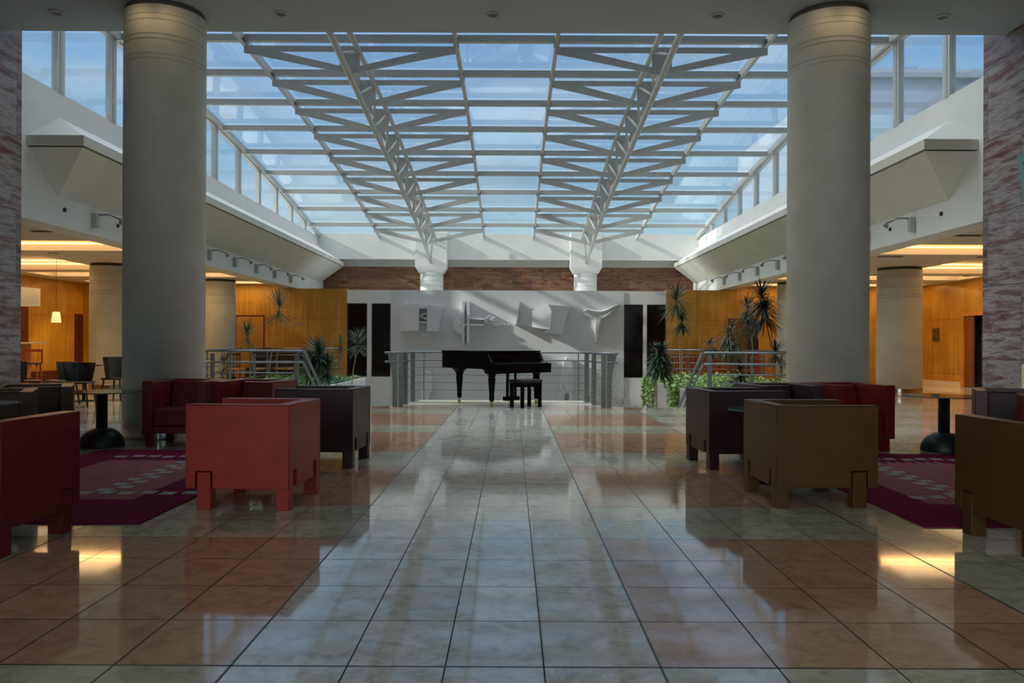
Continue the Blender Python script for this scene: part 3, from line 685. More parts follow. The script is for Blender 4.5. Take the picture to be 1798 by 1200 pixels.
# ------------------------------------------------------------------ railings
def railing(lab, posts, runs, grp=None, pm=STEELP, flats=()):
    """posts: (x,y,zbase,ztop,w) ; runs: (points, radius)"""
    r = thing('railing', lab, 'railing', group=grp)
    for x, y, z0, z1, w in posts:
        m = MB().box(x - w / 2, x + w / 2, y - .012, y + .012, z0, z1)
        part(r, 'post', m, pm, bevel=.003)
    for k, (pts, rad) in enumerate(runs):
        part(r, 'top_rail' if k == 0 else 'rail', MB().path(pts, rad, 10), STEEL)
    return r
for nm, sx, ex, lab in (('l', XL, -4.08, 'bar-side'), ('r', XR, 3.74, 'door-side')):
    s = 1 if sx < 0 else -1
    y = 15.55; posts = []; ln = ex - sx
    k = 0
    while abs(k * .82) < abs(ln) - .3:
        posts.append((ex - s * (.12 + k * .82), y, 0, 1.0, .085 if k % 2 == 0 else .05)); k += 1
    runs = [([(sx, y, 1.05), (ex, y, 1.05)], .023)]
    runs += [([(sx, y - .05, .83), (ex, y - .05, .83)], .020)]
    runs += [([(sx, y, z), (ex - s * .1, y, z)], .013) for z in (.62, .44, .26)]
    railing('steel guard rail across the head of the %s planter' % lab, posts, runs, 'guard rails along the floor edge')
    # stair handrails descending beside the planter
    h = thing('handrail', 'sloping twin steel handrail of the %s stairs' % lab, 'handrail')
    a = (ex + .02 * s, 15.55, 1.05)
    part(h, 'top_rail', MB().path([a, (a[0], 20.4, 1.05 - 4.85 * .56)], .03, 10), STEEL)
    part(h, 'rail', MB().path([(a[0], 15.5, .83), (a[0], 20.3, .83 - 4.8 * .56)], .024, 10), STEEL)
    # side guard rail between aisle and planter
    xs_ = sx + s * .04
    posts = [(xs_, y0, 0, 1.0, .05) for y0 in (16.7, 18.2, 19.7, 21.2, 22.7)]
    runs = [([(xs_, 15.6, 1.05), (xs_, 23.3, 1.05)], .028)] + [([(xs_, 15.6, z), (xs_, 23.3, z)], .013) for z in (.83, .65, .47, .29, .12)]
    railing('steel guard rail along the aisle edge of the %s planter' % lab, posts, runs, 'guard rails beside the planters')
    ex2 = -5.02 if s > 0 else 4.55
    posts = [(ex2, 23.3, 0, 1.0, .06)] + [(ex2 - s * (.6 + .62 * j), 23.3, 0, 1.0, .04) for j in range(3)]
    runs = [([(xs_, 23.3, 1.05), (ex2, 23.3, 1.05)], .024)] + [([(xs_, 23.3, z), (ex2, 23.3, z)], .011) for z in (.86, .68, .50, .32, .14)]
    struct('floor_ledge_' + ('left' if s > 0 else 'right'), MB().box(min(sx, ex2 + s * .1), max(sx, ex2 + s * .1), 23.2, YB, -.3, 0), F_CREAM, 'cream floor strip behind the %s planter' % lab, 'floor')
    railing('thin steel guard rail behind the %s planter plants' % lab, posts, runs, 'guard rails behind the planters')

pr = thing('railing', 'curved steel guard rail wrapping behind the grand piano', 'railing')
path = [(-2.42, 15.15), (-2.20, 15.2), (-2.12, 15.9), (-2.07, 16.75), (-1.93, 17.05), (1.50, 17.05), (1.56, 16.75), (1.65, 15.9), (1.82, 15.2), (2.02, 15.15)]
part(pr, 'top_rail', MB().path([(x, y, 1.03) for x, y in path], .022, 10), STEEL)
part(pr, 'rail', MB().path([(x * .995, y - .04, .86) for x, y in path], .018, 10), STEEL)
for z in (.70, .54, .38, .22): part(pr, 'rail', MB().path([(x, y, z) for x, y in path[1:-1]], .008, 6), STEELP)
for x, y in ((-2.12, 15.9), (-2.08, 16.75), (1.57, 16.75), (1.64, 15.95)):
    part(pr, 'post', MB().box(x - .045, x + .045, y - .03, y + .03, 0, 1.02), STEELP, bevel=.004)
for x, y in ((-1.88, 17.05), (-.06, 17.05), (1.42, 17.05)): part(pr, 'post', MB().tube((x, y, 0), (x, y, 1.02), .013, 8), STEELP)
for s, x in ((-1, -2.23), (1, 1.86)):   # flared end posts: two plates each
    for dx in (0, .11):
        xx0 = x + (dx if s < 0 else -dx)
        pts = [(xx0 - .045, 0), (xx0 + .045, 0), (xx0 + .045, 1.02), (xx0 - .045, 1.02)]
        if dx == 0:
            o_ = s * .10
            pts = [(xx0 - .045, 0), (xx0 + .045, 0), (xx0 + .045 + (o_ if s > 0 else 0), 1.02), (xx0 - .045 + (o_ if s < 0 else 0), 1.02)]
            if s < 0: pts = pts[:4] + [(xx0 - .045 + o_ * .55, .85), (xx0 - .045 + o_ * .18, .65), (xx0 - .045, .48)]
            else: pts = [pts[0], pts[1], (xx0 + .045, .48), (xx0 + .045 + o_ * .18, .65), (xx0 + .045 + o_ * .55, .85), pts[2], pts[3]]
        part(pr, 'end_post', MB().prism([(a, 15.2, b) for a, b in pts], (0, .03, 0)), STEELP)
    for k in range(5): part(pr, 'collar', MB().box(x - .09 if s > 0 else x - .07, x + .20 - (.13 if s > 0 else 0), 15.19, 15.24, .16 + .15 * k, .172 + .15 * k), STEEL)

# ------------------------------------------------------------------ grand piano
def piano():
    # local: keyboard along x, player side -y, tail +y
    T = thing('grand_piano', 'black lacquered grand piano with closed lid on the marble bay', 'piano', (0.02, 15.68, 0), math.radians(45)); T.scale = (1, 1, 1.035)
    def outline(off=0, y0=-.28):
        pts = [(-.74 - off, y0), (.74 + off, y0)]
        # bass side is straight (left of player: -x), treble side curves in to the tail
        cur = [(.74, .20), (.72, .38), (.62, .56), (.44, .72), (.26, .88), (.14, 1.06), (.06, 1.24), (-.06, 1.38), (-.24, 1.46), (-.46, 1.47), (-.63, 1.41), (-.72, 1.29), (-.74, 1.14)]
        c = Vector((-.05, .6))
        for x, y in cur:
            v = Vector((x, y)); d = (v - c).normalized() * off
            pts.append((x + d.x, y + d.y))
        return pts
    part(T, 'case', MB().prism([(x, y, .70) for x, y in outline(0, -.02)], (0, 0, .31)), BLACKL, bevel=.006)
    lid = MB().prism([(x, y, 1.012) for x, y in outline(.02, -.04)], (0, 0, .026))
    part(T, 'lid', lid, BLACKL, bevel=.006)
    m = MB().box(-.75, .75, -.34, .02, .62, .74)         # keybed
    part(T, 'keybed', m, BLACKL, bevel=.008)
    for s in (-1, 1): part(T, 'arm', MB().prism([(s * .75, -.34, .70), (s * .75, 0, .70), (s * .75, 0, 1.0), (s * .75, -.06, .98), (s * .75, -.14, .84), (s * .75, -.34, .80)], (-s * .07, 0, 0)), BLACKL, bevel=.004)
    part(T, 'fallboard', MB().prism([(-.68, -.31, .745), (-.68, -.31, .80), (-.68, -.12, .845), (-.68, -.10, .745)], (1.36, 0, 0)), BLACKL, bevel=.004)
    part(T, 'key_slip', MB().box(-.68, .68, -.345, -.31, .70, .775), BLACKL)
    part(T, 'music_shelf', MB().box(-.68, .68, -.10, -.02, .86, 1.0), BLACKL)
    for k, (lx, ly) in enumerate(((-.62, -.05), (.62, -.05), (-.34, 1.20))):
        L = MB()
        L.lathe([(.035, .10), (.045, .12), (.052, .18), (.045, .20), (.070, .48), (.075, .52), (.062, .54), (.085, .60), (.13, .66), (.19, .70)], lx, ly, 4 if False else 20)
        lg = part(T, 'leg', L, BLACKL)
        c = MB().tube((lx - .018, ly, .035), (lx + .018, ly, .035), .035, 16); c.tube((lx, ly, .04), (lx, ly, .115), .016, 10)
        o = c.done('caster', BRASS, lg)
    L = MB().box(-.13, -.09, .02, .06, .16, .64); L.box(.09, .13, .02, .06, .16, .64); L.box(-.16, .16, -.04, .12, .09, .17)
    ly = part(T, 'pedal_lyre', L, BLACKL, bevel=.004)
    for x in (-.07, 0, .07): MB().box(x - .018, x + .018, -.16, -.03, .10, .112).done('pedal', BRASS, ly, bevel=.003)
piano()
B = thing('piano_bench', 'black piano bench with a padded seat in front of the piano', 'bench', (.27, 15.28, 0), math.radians(45))
part(B, 'seat_cushion', MB().box(-.28, .28, -.18, .18, .47, .53), mat('black_seat_pad', (.006, .008, .02), .4, bump=.2), bevel=.018, segs=3)
part(B, 'seat_frame', MB().box(-.27, .27, -.17, .17, .39, .47), BLACKL, bevel=.005)
for x in (-.24, .24):
    for y in (-.14, .14): part(B, 'leg', MB().prism([(x - .028, y - .028, .40), (x + .028, y - .028, .40), (x + .028, y + .028, .40), (x - .028, y + .028, .40)], (0, 0, -.40)), BLACKL, bevel=.004)

# ------------------------------------------------------------------ wall reliefs
def wp(px, py):   # point on the relief wall
    py = py + (px - 899) * -.0045; px = px - (605 - py) * .0045
    k = YB / 1400
    return ((px - 899) * k, EYE - (py - 605) * k)
YW = YB - .06
def slab(pts, d, back=0, tilt=0):
    q = [wp(*p) for p in pts]
    m = MB(); m.prism([(x, YW - d - back + tilt * (x - q[0][0]), z) for x, z in q], (0, d + .12 + (abs(tilt) * 1.2 if tilt else 0), 0)); return m
R = thing('wall_relief', 'plaster relief like an open book with letter-shaped bars', 'relief')
part(R, 'leaf', slab([(704, 537), (738, 535), (738, 581), (704, 583)], .22, tilt=-.18), STUCCO)
part(R, 'leaf', slab([(752, 537), (778, 540), (772, 583), (752, 582)], .34, tilt=.22), STUCCO)
part(R, 'slot_back', slab([(738, 540), (752, 540), (752, 582), (738, 582)], .05), STUCCO)
for a in ([(738, 539), (752, 539), (752, 543), (738, 543)], [(739, 555), (751, 549), (751, 552), (741, 557)], [(739, 555), (751, 560), (751, 563), (741, 558)], [(738, 565), (752, 565), (752, 568), (738, 568)]):
    part(R, 'bar', slab(a, .24), STUCCO)
R = thing('wall_relief', 'plaster relief of a rough disc crossed by tall bars and rubble', 'relief')
disc = [(820 + 25 * math.cos(a), 565 + 26 * math.sin(a)) for a in [2 * PI * i / 28 for i in range(28)]]
part(R, 'disc', slab(disc, .24), ROCK)
part(R, 'tall_bar', slab([(813, 530), (817, 530), (817, 604), (813, 604)], .42), STUCCO)
part(R, 'tall_bar', slab([(821, 531), (826, 531), (826, 603), (821, 603)], .42), STUCCO)
part(R, 'cross_bar', slab([(826, 558), (851, 560), (851, 563), (826, 562)], .40), STUCCO)
part(R, 'cross_bar', slab([(813, 569), (850, 570), (850, 573), (813, 573)], .40), STUCCO)
rn = random.Random(5)
m = MB()
for (cx, cz, rr) in ((853, 564, 6), (859, 559, 6), (864, 563, 7), (868, 569, 5), (872, 573, 4), (878, 572, 2.5), (885, 571, 3.5), (893, 571, 2.5), (848, 566, 5)):
    x, z = wp(cx, cz); r = rr * YB / 1400
    c0 = len(m.bm.verts); bmesh.ops.create_icosphere(m.bm, subdivisions=2, radius=r, matrix=Matrix.Translation((x, YW, z)))
    m.bm.verts.ensure_lookup_table()
    for v in m.bm.verts[c0:]:
        v.co += Vector((rn.uniform(-1, 1), rn.uniform(-1, 1), rn.uniform(-1, 1))) * r * .22
part(R, 'rubble', m, ROCK)
R = thing('wall_relief', 'plaster relief of overlapping tilted sheets with a thin spike', 'relief')
part(R, 'spike', slab([(911, 530), (914, 531), (907, 571), (904, 571)], .34), STUCCO)
part(R, 'sheet', slab([(905, 570), (913, 533), (938, 548), (967, 548), (965, 580)], .12, tilt=-.10), STUCCO)
part(R, 'sheet', slab([(934, 547), (960, 534), (967, 548), (965, 580), (934, 575)], .26, tilt=-.35), STUCCO)
part(R, 'sheet', slab([(962, 537), (1000, 539), (985, 588), (955, 584), (958, 580), (966, 580), (967, 548), (960, 550)], .40, tilt=.28), STUCCO)
R = thing('wall_relief', 'Y-shaped plaster relief with a curling wing', 'relief')
m = MB()
top = [(1024, 548), (1028, 541), (1040, 545), (1055, 547), (1067, 542), (1078, 536), (1088, 535)]
bot = [(1024, 553), (1034, 558), (1041, 563), (1050, 566), (1060, 560), (1072, 549), (1088, 539)]
rows = []
for (a, b), dd in zip(zip(top, bot), (.06, .30, .34, .30, .34, .40, .30)):
    xa, za = wp(*a); xb, zb = wp(*b)
    rows.append([(xa, YW, za), (xa, YW - dd, za), ((xa + xb) / 2, YW - dd * .35, (za + zb) / 2), (xb, YW - dd * .8, zb), (xb, YW, zb)])
V = [[m.bm.verts.new(p) for p in r] for r in rows]
for A_, B_ in zip(V, V[1:]):
    for i in range(4): m.bm.faces.new((A_[i], A_[i + 1], B_[i + 1], B_[i]))
part(R, 'wing', m, STUCCO, sub=2)
m = MB(); V = []
for (l, r, y, dd) in ((1036, 1062, 558, .22), (1040, 1056, 568, .26), (1042, 1052, 580, .24), (1043, 1050, 592, .20), (1044, 1049, 602, .14)):
    xa, za = wp(l, y); xb, zb = wp(r, y); V.append([m.bm.verts.new(p) for p in ((xa, YW, za), ((xa * .7 + xb * .3), YW - dd, za), ((xa * .3 + xb * .7), YW - dd, za), (xb, YW, za))])
for A_, B_ in zip(V, V[1:]):
    for i in range(3): m.bm.faces.new((A_[i], A_[i + 1], B_[i + 1], B_[i]))
m.bm.faces.new(V[-1]); m.bm.faces.new(V[0][::-1])
part(R, 'stem', m, STUCCO)
R = thing('wall_relief', 'low plaster relief shaped like an upright paddle behind the rail', 'relief')
part(R, 'blade', slab([(742, 705), (738, 672), (741, 657), (748, 650), (756, 653), (760, 664), (760, 680), (754, 705)], .22), STUCCO, bevel=.03, segs=3)
R = thing('wall_relief', 'tall tapering arch-shaped plaster relief behind the rail', 'relief')
part(R, 'arch', slab([(1026, 706), (1031, 660), (1034, 637), (1040, 627), (1048, 629), (1052, 645), (1051, 706), (1044, 706), (1044, 690), (1037, 690), (1036, 706)], .30), STUCCO, bevel=.02, segs=3)
R.location = (-.85, 0, 0)
R = None

# ------------------------------------------------------------------ armchairs
CW, CD, CH, CT, CB = .735, .765, .757, .115, .150
def armchair(lm, label, loc, rz, grp):
    """local origin: centre of the footprint on the floor, front = -y"""
    T = thing('armchair', label, 'armchair', loc, rz, grp)
    hw, hd = CW / 2, CD / 2; nz = CB + .125
    xs = [-hw, -hw + .10, -hw + CT, -hw + .165, hw - .165, hw - CT, hw - .10, hw]
    ys = [-hd, -hd + .075, -hd + .20, hd - CT, hd]
    def f(x, y, z):
        if not (abs(x) > hw - CT or y > hd - CT): return False
        if z < nz:
            if abs(x) > hw - CT and -hd + .075 < y < -hd + .20: return False
            if y > hd - CT and hw - .165 < abs(x) < hw - .10: return False
        return True
    part(T, 'body', MB().cells(xs, ys, [CB, nz, CH], f), lm, bevel=.012, segs=3)
    m = MB().box(-hw + CT, hw - CT, -hd + .012, hd - CT, CB + .01, CB + .085)
    part(T, 'front_rail', m, lm, bevel=.008)
    part(T, 'seat_cushion', MB().box(-hw + CT + .006, hw - CT - .006, -hd + .02, hd - CT - .10, CB + .09, .44), lm, bevel=.03, segs=4)
    m = MB().prism([(-hw + CT + .006, hd - CT - .17, .43), (-hw + CT + .006, hd - CT - .004, .30), (-hw + CT + .006, hd - CT - .004, .735), (-hw + CT + .006, hd - CT - .085, .735)], (CW - 2 * CT - .012, 0, 0))
    part(T, 'back_cushion', m, lm, bevel=.025, segs=4)
    pm = MB()
    for s in (-1, 1):
        pm.tube((s * (hw - .003), hd - .003, CB + .01), (s * (hw - .003), hd - .003, CH - .01), .0055, 8)
        pm.tube((s * (hw - .003), -hd + .02, CH - .004), (s * (hw - .003), hd - .01, CH - .004), .0055, 8)
    pm.tube((-hw + .01, hd - .003, CH - .004), (hw - .01, hd - .003, CH - .004), .0055, 8)
    part(T, 'piping', pm, lm)
    for s in (-1, 1):
        a, b = sorted((s * (hw - .002), s * (hw - .098)))
        part(T, 'leg', MB().box(a, b, -hd + .088, -hd + .187, 0, nz - .008), lm, bevel=.004)
        part(T, 'leg', MB().box(a, b, hd - .10, hd - .002, 0, CB + .02), lm, bevel=.004)
    return T
def place(cx, cy, ang, which):
    """corner -> centre. ang = heading of local axes; which = (lx, ly) sign of the given corner"""
    a = math.radians(ang); lx, ly = which[0] * CW / 2, which[1] * CD / 2
    return (cx - (lx * math.cos(a) - ly * math.sin(a)), cy - (lx * math.sin(a) + ly * math.cos(a)), 0), a
GL, GR = 'armchairs round the bar-side carpet', 'armchairs round the door-side carpet'
def put(lm, label, corner, ang, which, grp, z=0):
    loc, a = place(*corner, ang, which); loc = (loc[0], loc[1], z)
    return armchair(lm, label, loc, a, grp)
# A: back faces +x, front -x  -> rotation -90 ; local back-right etc.
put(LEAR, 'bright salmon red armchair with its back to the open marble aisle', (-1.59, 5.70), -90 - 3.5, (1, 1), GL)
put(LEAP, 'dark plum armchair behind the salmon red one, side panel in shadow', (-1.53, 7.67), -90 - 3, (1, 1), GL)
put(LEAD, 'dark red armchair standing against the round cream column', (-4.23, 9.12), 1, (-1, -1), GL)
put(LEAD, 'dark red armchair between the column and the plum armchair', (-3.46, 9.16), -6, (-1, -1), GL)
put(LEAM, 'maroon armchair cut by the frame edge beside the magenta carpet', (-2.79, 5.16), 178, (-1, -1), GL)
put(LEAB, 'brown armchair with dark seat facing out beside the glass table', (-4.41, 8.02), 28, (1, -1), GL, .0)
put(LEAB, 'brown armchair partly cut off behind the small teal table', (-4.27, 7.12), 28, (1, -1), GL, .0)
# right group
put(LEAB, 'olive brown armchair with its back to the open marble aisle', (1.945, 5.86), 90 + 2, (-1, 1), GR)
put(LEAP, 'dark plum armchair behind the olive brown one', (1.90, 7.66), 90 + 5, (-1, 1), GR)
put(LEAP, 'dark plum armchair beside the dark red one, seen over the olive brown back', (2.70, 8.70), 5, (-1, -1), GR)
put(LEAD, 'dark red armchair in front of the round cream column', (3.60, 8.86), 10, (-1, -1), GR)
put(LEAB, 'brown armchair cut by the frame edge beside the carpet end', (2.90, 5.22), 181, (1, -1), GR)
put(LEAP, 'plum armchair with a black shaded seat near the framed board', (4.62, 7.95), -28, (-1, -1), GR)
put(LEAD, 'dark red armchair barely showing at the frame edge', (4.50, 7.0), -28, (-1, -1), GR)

# ------------------------------------------------------------------ glass tables
def gtable(x, y, r, h, label, grp):
    T = thing('round_table', label, 'table', (x, y, 0), 0, grp)
    pr = [(.245, 0)] + [(.245 * math.cos(a), .012 + .215 * math.sin(a)) for a in [PI / 2 * i / 10 for i in range(10)] if .245 * math.cos(a) > .06]
    part(T, 'base', MB().lathe(pr, n=40), TBASE)
    part(T, 'pedestal', MB().lathe([(.062, .18), (.062, h - .02), (.10, h - .014), (.10, h - .012)], n=28), TBASE)
    part(T, 'table_top', MB().lathe([(r - .004, h - .012), (r, h - .008), (r, h - .004), (r - .004, h)], n=64), TGLASS)
    return T
gtable(-4.74, 9.22, .44, .635, 'round glass table on a black dome base beside the round column', 'glass pedestal tables')
gtable(4.95, 9.13, .44, .635, 'round glass table on a black dome base near the maple doorway', 'glass pedestal tables')
gtable(-4.47, 6.52, .40, .70, 'round teal glass table cut off in front of a brown armchair', 'glass pedestal tables')
gtable(2.33, 7.08, .40, .635, 'round teal glass table peeking out behind the olive brown armchair', 'glass pedestal tables')

# ------------------------------------------------------------------ carpets
def carpet(x0, x1, y0, y1, rx0, rx1, ry0, ry1, label, s):
    cx, cy = (x0 + x1) / 2, (y0 + y1) / 2
    m = MB()
    def b(a0, a1, b0, b1, t, mi, z0=.001):
        n0 = len(m.bm.faces); m.box(a0 - cx, a1 - cx, b0 - cy, b1 - cy, z0, t); m.bm.faces.ensure_lookup_table()
        for f in m.bm.faces[n0:]: f.material_index = mi
    b(x0, x1, y0, y1, .010, 0); b(rx0, rx1, ry0, ry1, .0112, 1)
    sq = lambda x, y: b(x - .055, x + .055, y - .055, y + .055, .0124, 2, .009)
    mi, ma = sorted((rx0, rx1)); step = .165; x = mi; k = 0
    while x < ma + .4 and k < 10:
        sq(x, ry1 + .24 + (.05 if k % 3 else 0)); sq(x + .04, ry0 + .26 + (.03 if k % 2 else 0)); x += step; k += 1
    xx_ = rx1 - .35 if s > 0 else rx0 + .45
    y = ry0 + .40; k = 0
    while y < ry1 + .1:
        sq(xx_ + (.05 if k % 2 else -.06), y); y += .125; k += 1
    for k in range(9):
        for yy_ in (ry0 + .10, ry1 + .03):
            x = (mi + .1 + k * .10) if s > 0 else (ma - .1 - k * .10)
            b(x - .006, x + .006, yy_ - .07, yy_ + .07, .0126, 2 if s < 0 else 3, .009)
    o = m.done('carpet', [MAGENTA, ROSE, PALEC, DARKC], fix=False); o.location = (cx, cy, 0)
    tag(o, label, 'carpet')
carpet(-4.55, -2.45, 5.25, 8.86, -4.07, -2.87, 6.04, 8.07, 'magenta carpet with rose centre beside the salmon red armchair', 1)
carpet(2.73, 4.9, 5.27, 8.80, 3.15, 4.45, 6.0, 8.1, 'magenta carpet with pale dashes beside the olive brown armchair', -1)

# ------------------------------------------------------------------ wall spotlights on the fascias
def wall_spot(x, y, s, lab, grp, flip):
    T = thing('wall_spotlight', lab, 'spotlight', (x, y, 3.25), 0, grp)
    part(T, 'mount', MB().box(0, s * .09, -.05, .05, -.14, .10), mat('spotlight_housing', (.40, .41, .39), .5), bevel=.01)
    a = .16 * flip
    part(T, 'arm', MB().path([(s * .05, 0, .08), (s * .22, .10, .10), (s * .34, .22, .04)], .014, 8), STEEL)
    h = MB().lathe([(.025, -.05), (.042, .0), (.042, .04), (.025, .055)], n=20)
    o = part(T, 'lamp_head', h, mat('spotlight_head', (.30, .30, .29), .35, metal=.3)); o.location = (s * .36, .24, .0); o.rotation_euler = (.5, s * .8, 0)
for k in range(8):
    y = 13.3 + 1.68 * k
    wall_spot(XL + .001, y, 1, 'grey bracket spotlight on the bar-side fascia, %s from the stone wall' % ORD[k], 'spotlights on the bar-side fascia', 1)
    wall_spot(XR - .001, y, -1, 'grey bracket spotlight on the door-side fascia, %s from the stone wall' % ORD[k], 'spotlights on the door-side fascia', 1)
for k in range(4):
    for x, s, lb in ((XL, 1, 'bar-side'), (XR, -1, 'door-side')):
        y = 12.45 + 1.68 * k * 1.0
        m = MB().tube((x, y, 3.27), (x + s * .02, y, 3.27), .035, 16)
        tag(m.done('fascia_socket', BLACKM), 'small black round socket on the %s fascia, %s from the stone wall' % (lb, ORD[k]), 'socket', 'black sockets on the %s fascia' % lb)

# wall panels near the stone wall by the doors
m = MB().prism([(XR - .06, 10.50, 3.72), (XR - .06, 8.8, 3.72), (XR - .06, 8.8, 1.9), (XR - .06, 10.12, 1.9)], (.05, 0, 0))
gp = thing('glass_sign_panel', 'slanted teal glass panel fixed on the stone wall', 'panel')
part(gp, 'panel', m, TEAL)
for z, y in ((3.6, 10.38), (2.0, 10.05)): part(gp, 'fixing', MB().tube((XR - .075, y, z), (XR, y, z), .02, 14), STEEL)
fb = thing('framed_board', 'cream framed board on the stone wall beside the plum armchair', 'board')
m = MB()
for a in ((9.5, 10.42, .90, .97), (9.5, 10.42, .03, .10), (9.5, 9.57, .10, .90), (10.35, 10.42, .10, .90)): m.box(XR - .04, XR, a[0], a[1], a[2], a[3])
part(fb, 'frame', m, BOARDC, bevel=.005)
part(fb, 'panel', MB().box(XR - .02, XR, 9.57, 10.35, .10, .90), mat('board_face', (.42, .30, .10), .6))
sp_ = tag(MB().box(BW - .03, BW, 24.25, 24.6, 1.35, 1.75).done('wall_plaque', STEEL), 'small steel plaque on the maple wall by the doorway', 'plaque')
sg = tag(MB().box(-6.98, -6.65, YB - .02, YB, 1.80, 1.90).done('door_plaque', mat('grey_plaque', (.35, .25, .12), .4)), 'small flat plaque on the maple wall behind the planter', 'plaque')
# doors in the rear panelling
d = thing('door_2', 'flush maple door with dark edges in the rear panelling', 'door', kind='structure')
part(d, 'door_frame', MB().box(-8.0, -7.96, YB - .015, YB, 0, 2.1).box(-8.9, -8.86, YB - .015, YB, 0, 2.1).box(-8.86, -8.0, YB - .015, YB, 2.06, 2.1), REDOAK)
part(d, 'door_leaf', MB().box(-8.86, -8.0, YB - .01, YB, 0, 2.06), mat('maple_door_leaf', (.41, .20, .022), .35, var=.12, vstretch=(6, 6, .6)))
d = thing('door_3', 'open doorway with a brown leaf in the panelling behind the ivy planter', 'door', kind='structure')
part(d, 'door_leaf', MB().box(7.0, 7.55, YB - .03, YB, 0, 2.02), mat('brown_rear_leaf', (.13, .055, .02), .35, var=.15))
part(d, 'dark_opening', MB().box(7.55, 7.88, YB - .02, YB, 0, 2.02), BLACKM)
part(d, 'door_frame', MB().box(6.96, 7.0, YB - .03, YB, 0, 2.06).box(7.88, 7.92, YB - .03, YB, 0, 2.06).box(7.0, 7.88, YB - .03, YB, 2.02, 2.06), REDOAK)

# ------------------------------------------------------------------ bar area
T = thing('drum_pendant', 'large cream drum pendant lamp hanging over the bar', 'lamp', (-11.6, 18.6, -.06))
part(T, 'shade', MB().lathe([(.50, 2.12), (.51, 2.12), (.51, 2.52), (.50, 2.52), (.49, 2.51), (.49, 2.13)], n=48), SHADE)
part(T, 'cord', MB().tube((0, 0, 2.15), (0, 0, ZA + .22), .008, 8), BLACKM)
part(T, 'diffuser', MB().lathe([(.10, 2.16), (.46, 2.17)], n=40), LITS)
T = thing('pendant_lamp', 'small lit cone pendant lamp in front of the maple wall', 'lamp', (-11.55, 20.2, 0))
part(T, 'shade', MB().lathe([(.11, 1.70), (.115, 1.70), (.085, 1.96), (.06, 1.97)], n=28), mat('small_shade', (.7, .6, .35), .6, emit=(1, .75, .3), estr=1.0))
part(T, 'cord', MB().tube((0, 0, 1.94), (0, 0, ZA + .22), .006, 8), BLACKM)
T = thing('bar_counter', 'bar counter with a pale stone top and wooden front', 'counter', (-11.85, 18.4, 0))
part(T, 'counter_top', MB().box(-.9, .95, -.35, .35, 1.16, 1.20), BARST, bevel=.006)
part(T, 'counter_body', MB().box(-.8, .6, -.25, .25, 0, 1.16), mat('bar_front_wood', (.40, .16, .04), .4, var=.1, vstretch=(5, 5, 1)))
d = thing('door_4', 'dark red doorway at the far end of the bar wall', 'door', kind='structure')
part(d, 'door_leaf', MB().box(AW, AW + .03, 25.15, 25.6, 0, 2.1), REDOAK)
d = thing('door_5', 'dark red doorway behind the bar counter', 'door', kind='structure')
part(d, 'door_leaf', MB().box(AW, AW + .03, 21.9, 22.7, 0, 2.2), REDOAK)
struct('baseboard_left', MB().box(AW, AW + .03, 22.7, 25.15, 0, .35), REDOAK, 'dark red baseboard under the bar side wall', 'baseboard')

def shell_chair(x, y, rz, label, m_, h=.82):
    T = thing('dining_chair', label, 'chair', (x, y, 0), rz, 'dark shell chairs by the bar')
    part(T, 'seat', MB().box(-.23, .23, -.22, .22, .43, .47), m_, bevel=.012)
    m = MB(); V = []
    for z, w in ((.44, .22), (h, .29)):
        V.append([m.bm.verts.new((w * math.sin(a), .20 * (w / .25) * math.cos(a) + .03, z)) for a in [(-PI / 2) + PI * i / 12 for i in range(13)]] + [m.bm.verts.new(((w - .025) * math.sin(a), .17 * (w / .25) * math.cos(a) + .03, z)) for a in [(PI / 2) - PI * i / 12 for i in range(13)]])
    n = 26
    for i in range(n): m.bm.faces.new((V[0][i], V[0][(i + 1) % n], V[1][(i + 1) % n], V[1][i]))
    m.bm.faces.new(V[0][::-1]); m.bm.faces.new(V[1])
    part(T, 'backrest', m, m_)
    for sx in (-1, 1):
        for sy in (-1, 1): part(T, 'leg', MB().tube((sx * .19, sy * .17, .44), (sx * .24, sy * .22, 0), .018, 8), BLACKM)
GCH = mat('charcoal_shell', (.025, .028, .03), .4); DCH = mat('dark_brown_shell', (.03, .016, .012), .4)
shell_chair(-8.10, 14.9, .15, 'charcoal shell chair with its back to the lounge, by the banded column', GCH)
shell_chair(-8.72, 15.45, -.6, 'grey blue shell chair beside the charcoal one', mat('blue_shell', (.06, .08, .09), .35))
shell_chair(-9.3, 15.3, 2.0, 'dark brown chair sideways to the small bar table', DCH)
shell_chair(-8.22, 16.6, 1.5, 'black chair at the foot of the banded column, half hidden', GCH, .9)
shell_chair(-10.2, 16.4, 2.6, 'dark brown chair close to the bar counter', DCH)
def slim_table(x, y, label, h=.74):
    T = thing('cafe_table', label, 'table', (x, y, 0), 0, 'small dark cafe tables')
    part(T, 'table_top', MB().lathe([(.34, h - .02), (.35, h - .01), (.34, h)], n=32), DCH)
    part(T, 'pedestal', MB().tube((0, 0, .03), (0, 0, h - .02), .03, 12), BLACKM)
    part(T, 'base', MB().lathe([(.22, 0), (.22, .012), (.03, .03)], n=28), BLACKM)
slim_table(-8.75, 16.3, 'small dark cafe table among the shell chairs')
slim_table(-10.0, 15.5, 'small dark cafe table near the bar counter')
def stool(x, y, label):
    T = thing('bar_stool', label, 'stool', (x, y, 0), .3, 'bar stools at the counter')
    part(T, 'seat', MB().box(-.19, .19, -.19, .19, .70, .74), DCH, bevel=.01)
    part(T, 'back_frame', MB().box(-.19, -.16, .16, .19, .74, 1.04).box(.16, .19, .16, .19, .74, 1.04).box(-.19, .19, .16, .19, .98, 1.04), WOODR)
    for sx in (-1, 1):
        for sy in (-1, 1): part(T, 'leg', MB().tube((sx * .15, sy * .15, .70), (sx * .2, sy * .2, 0), .016, 8), WOODR)
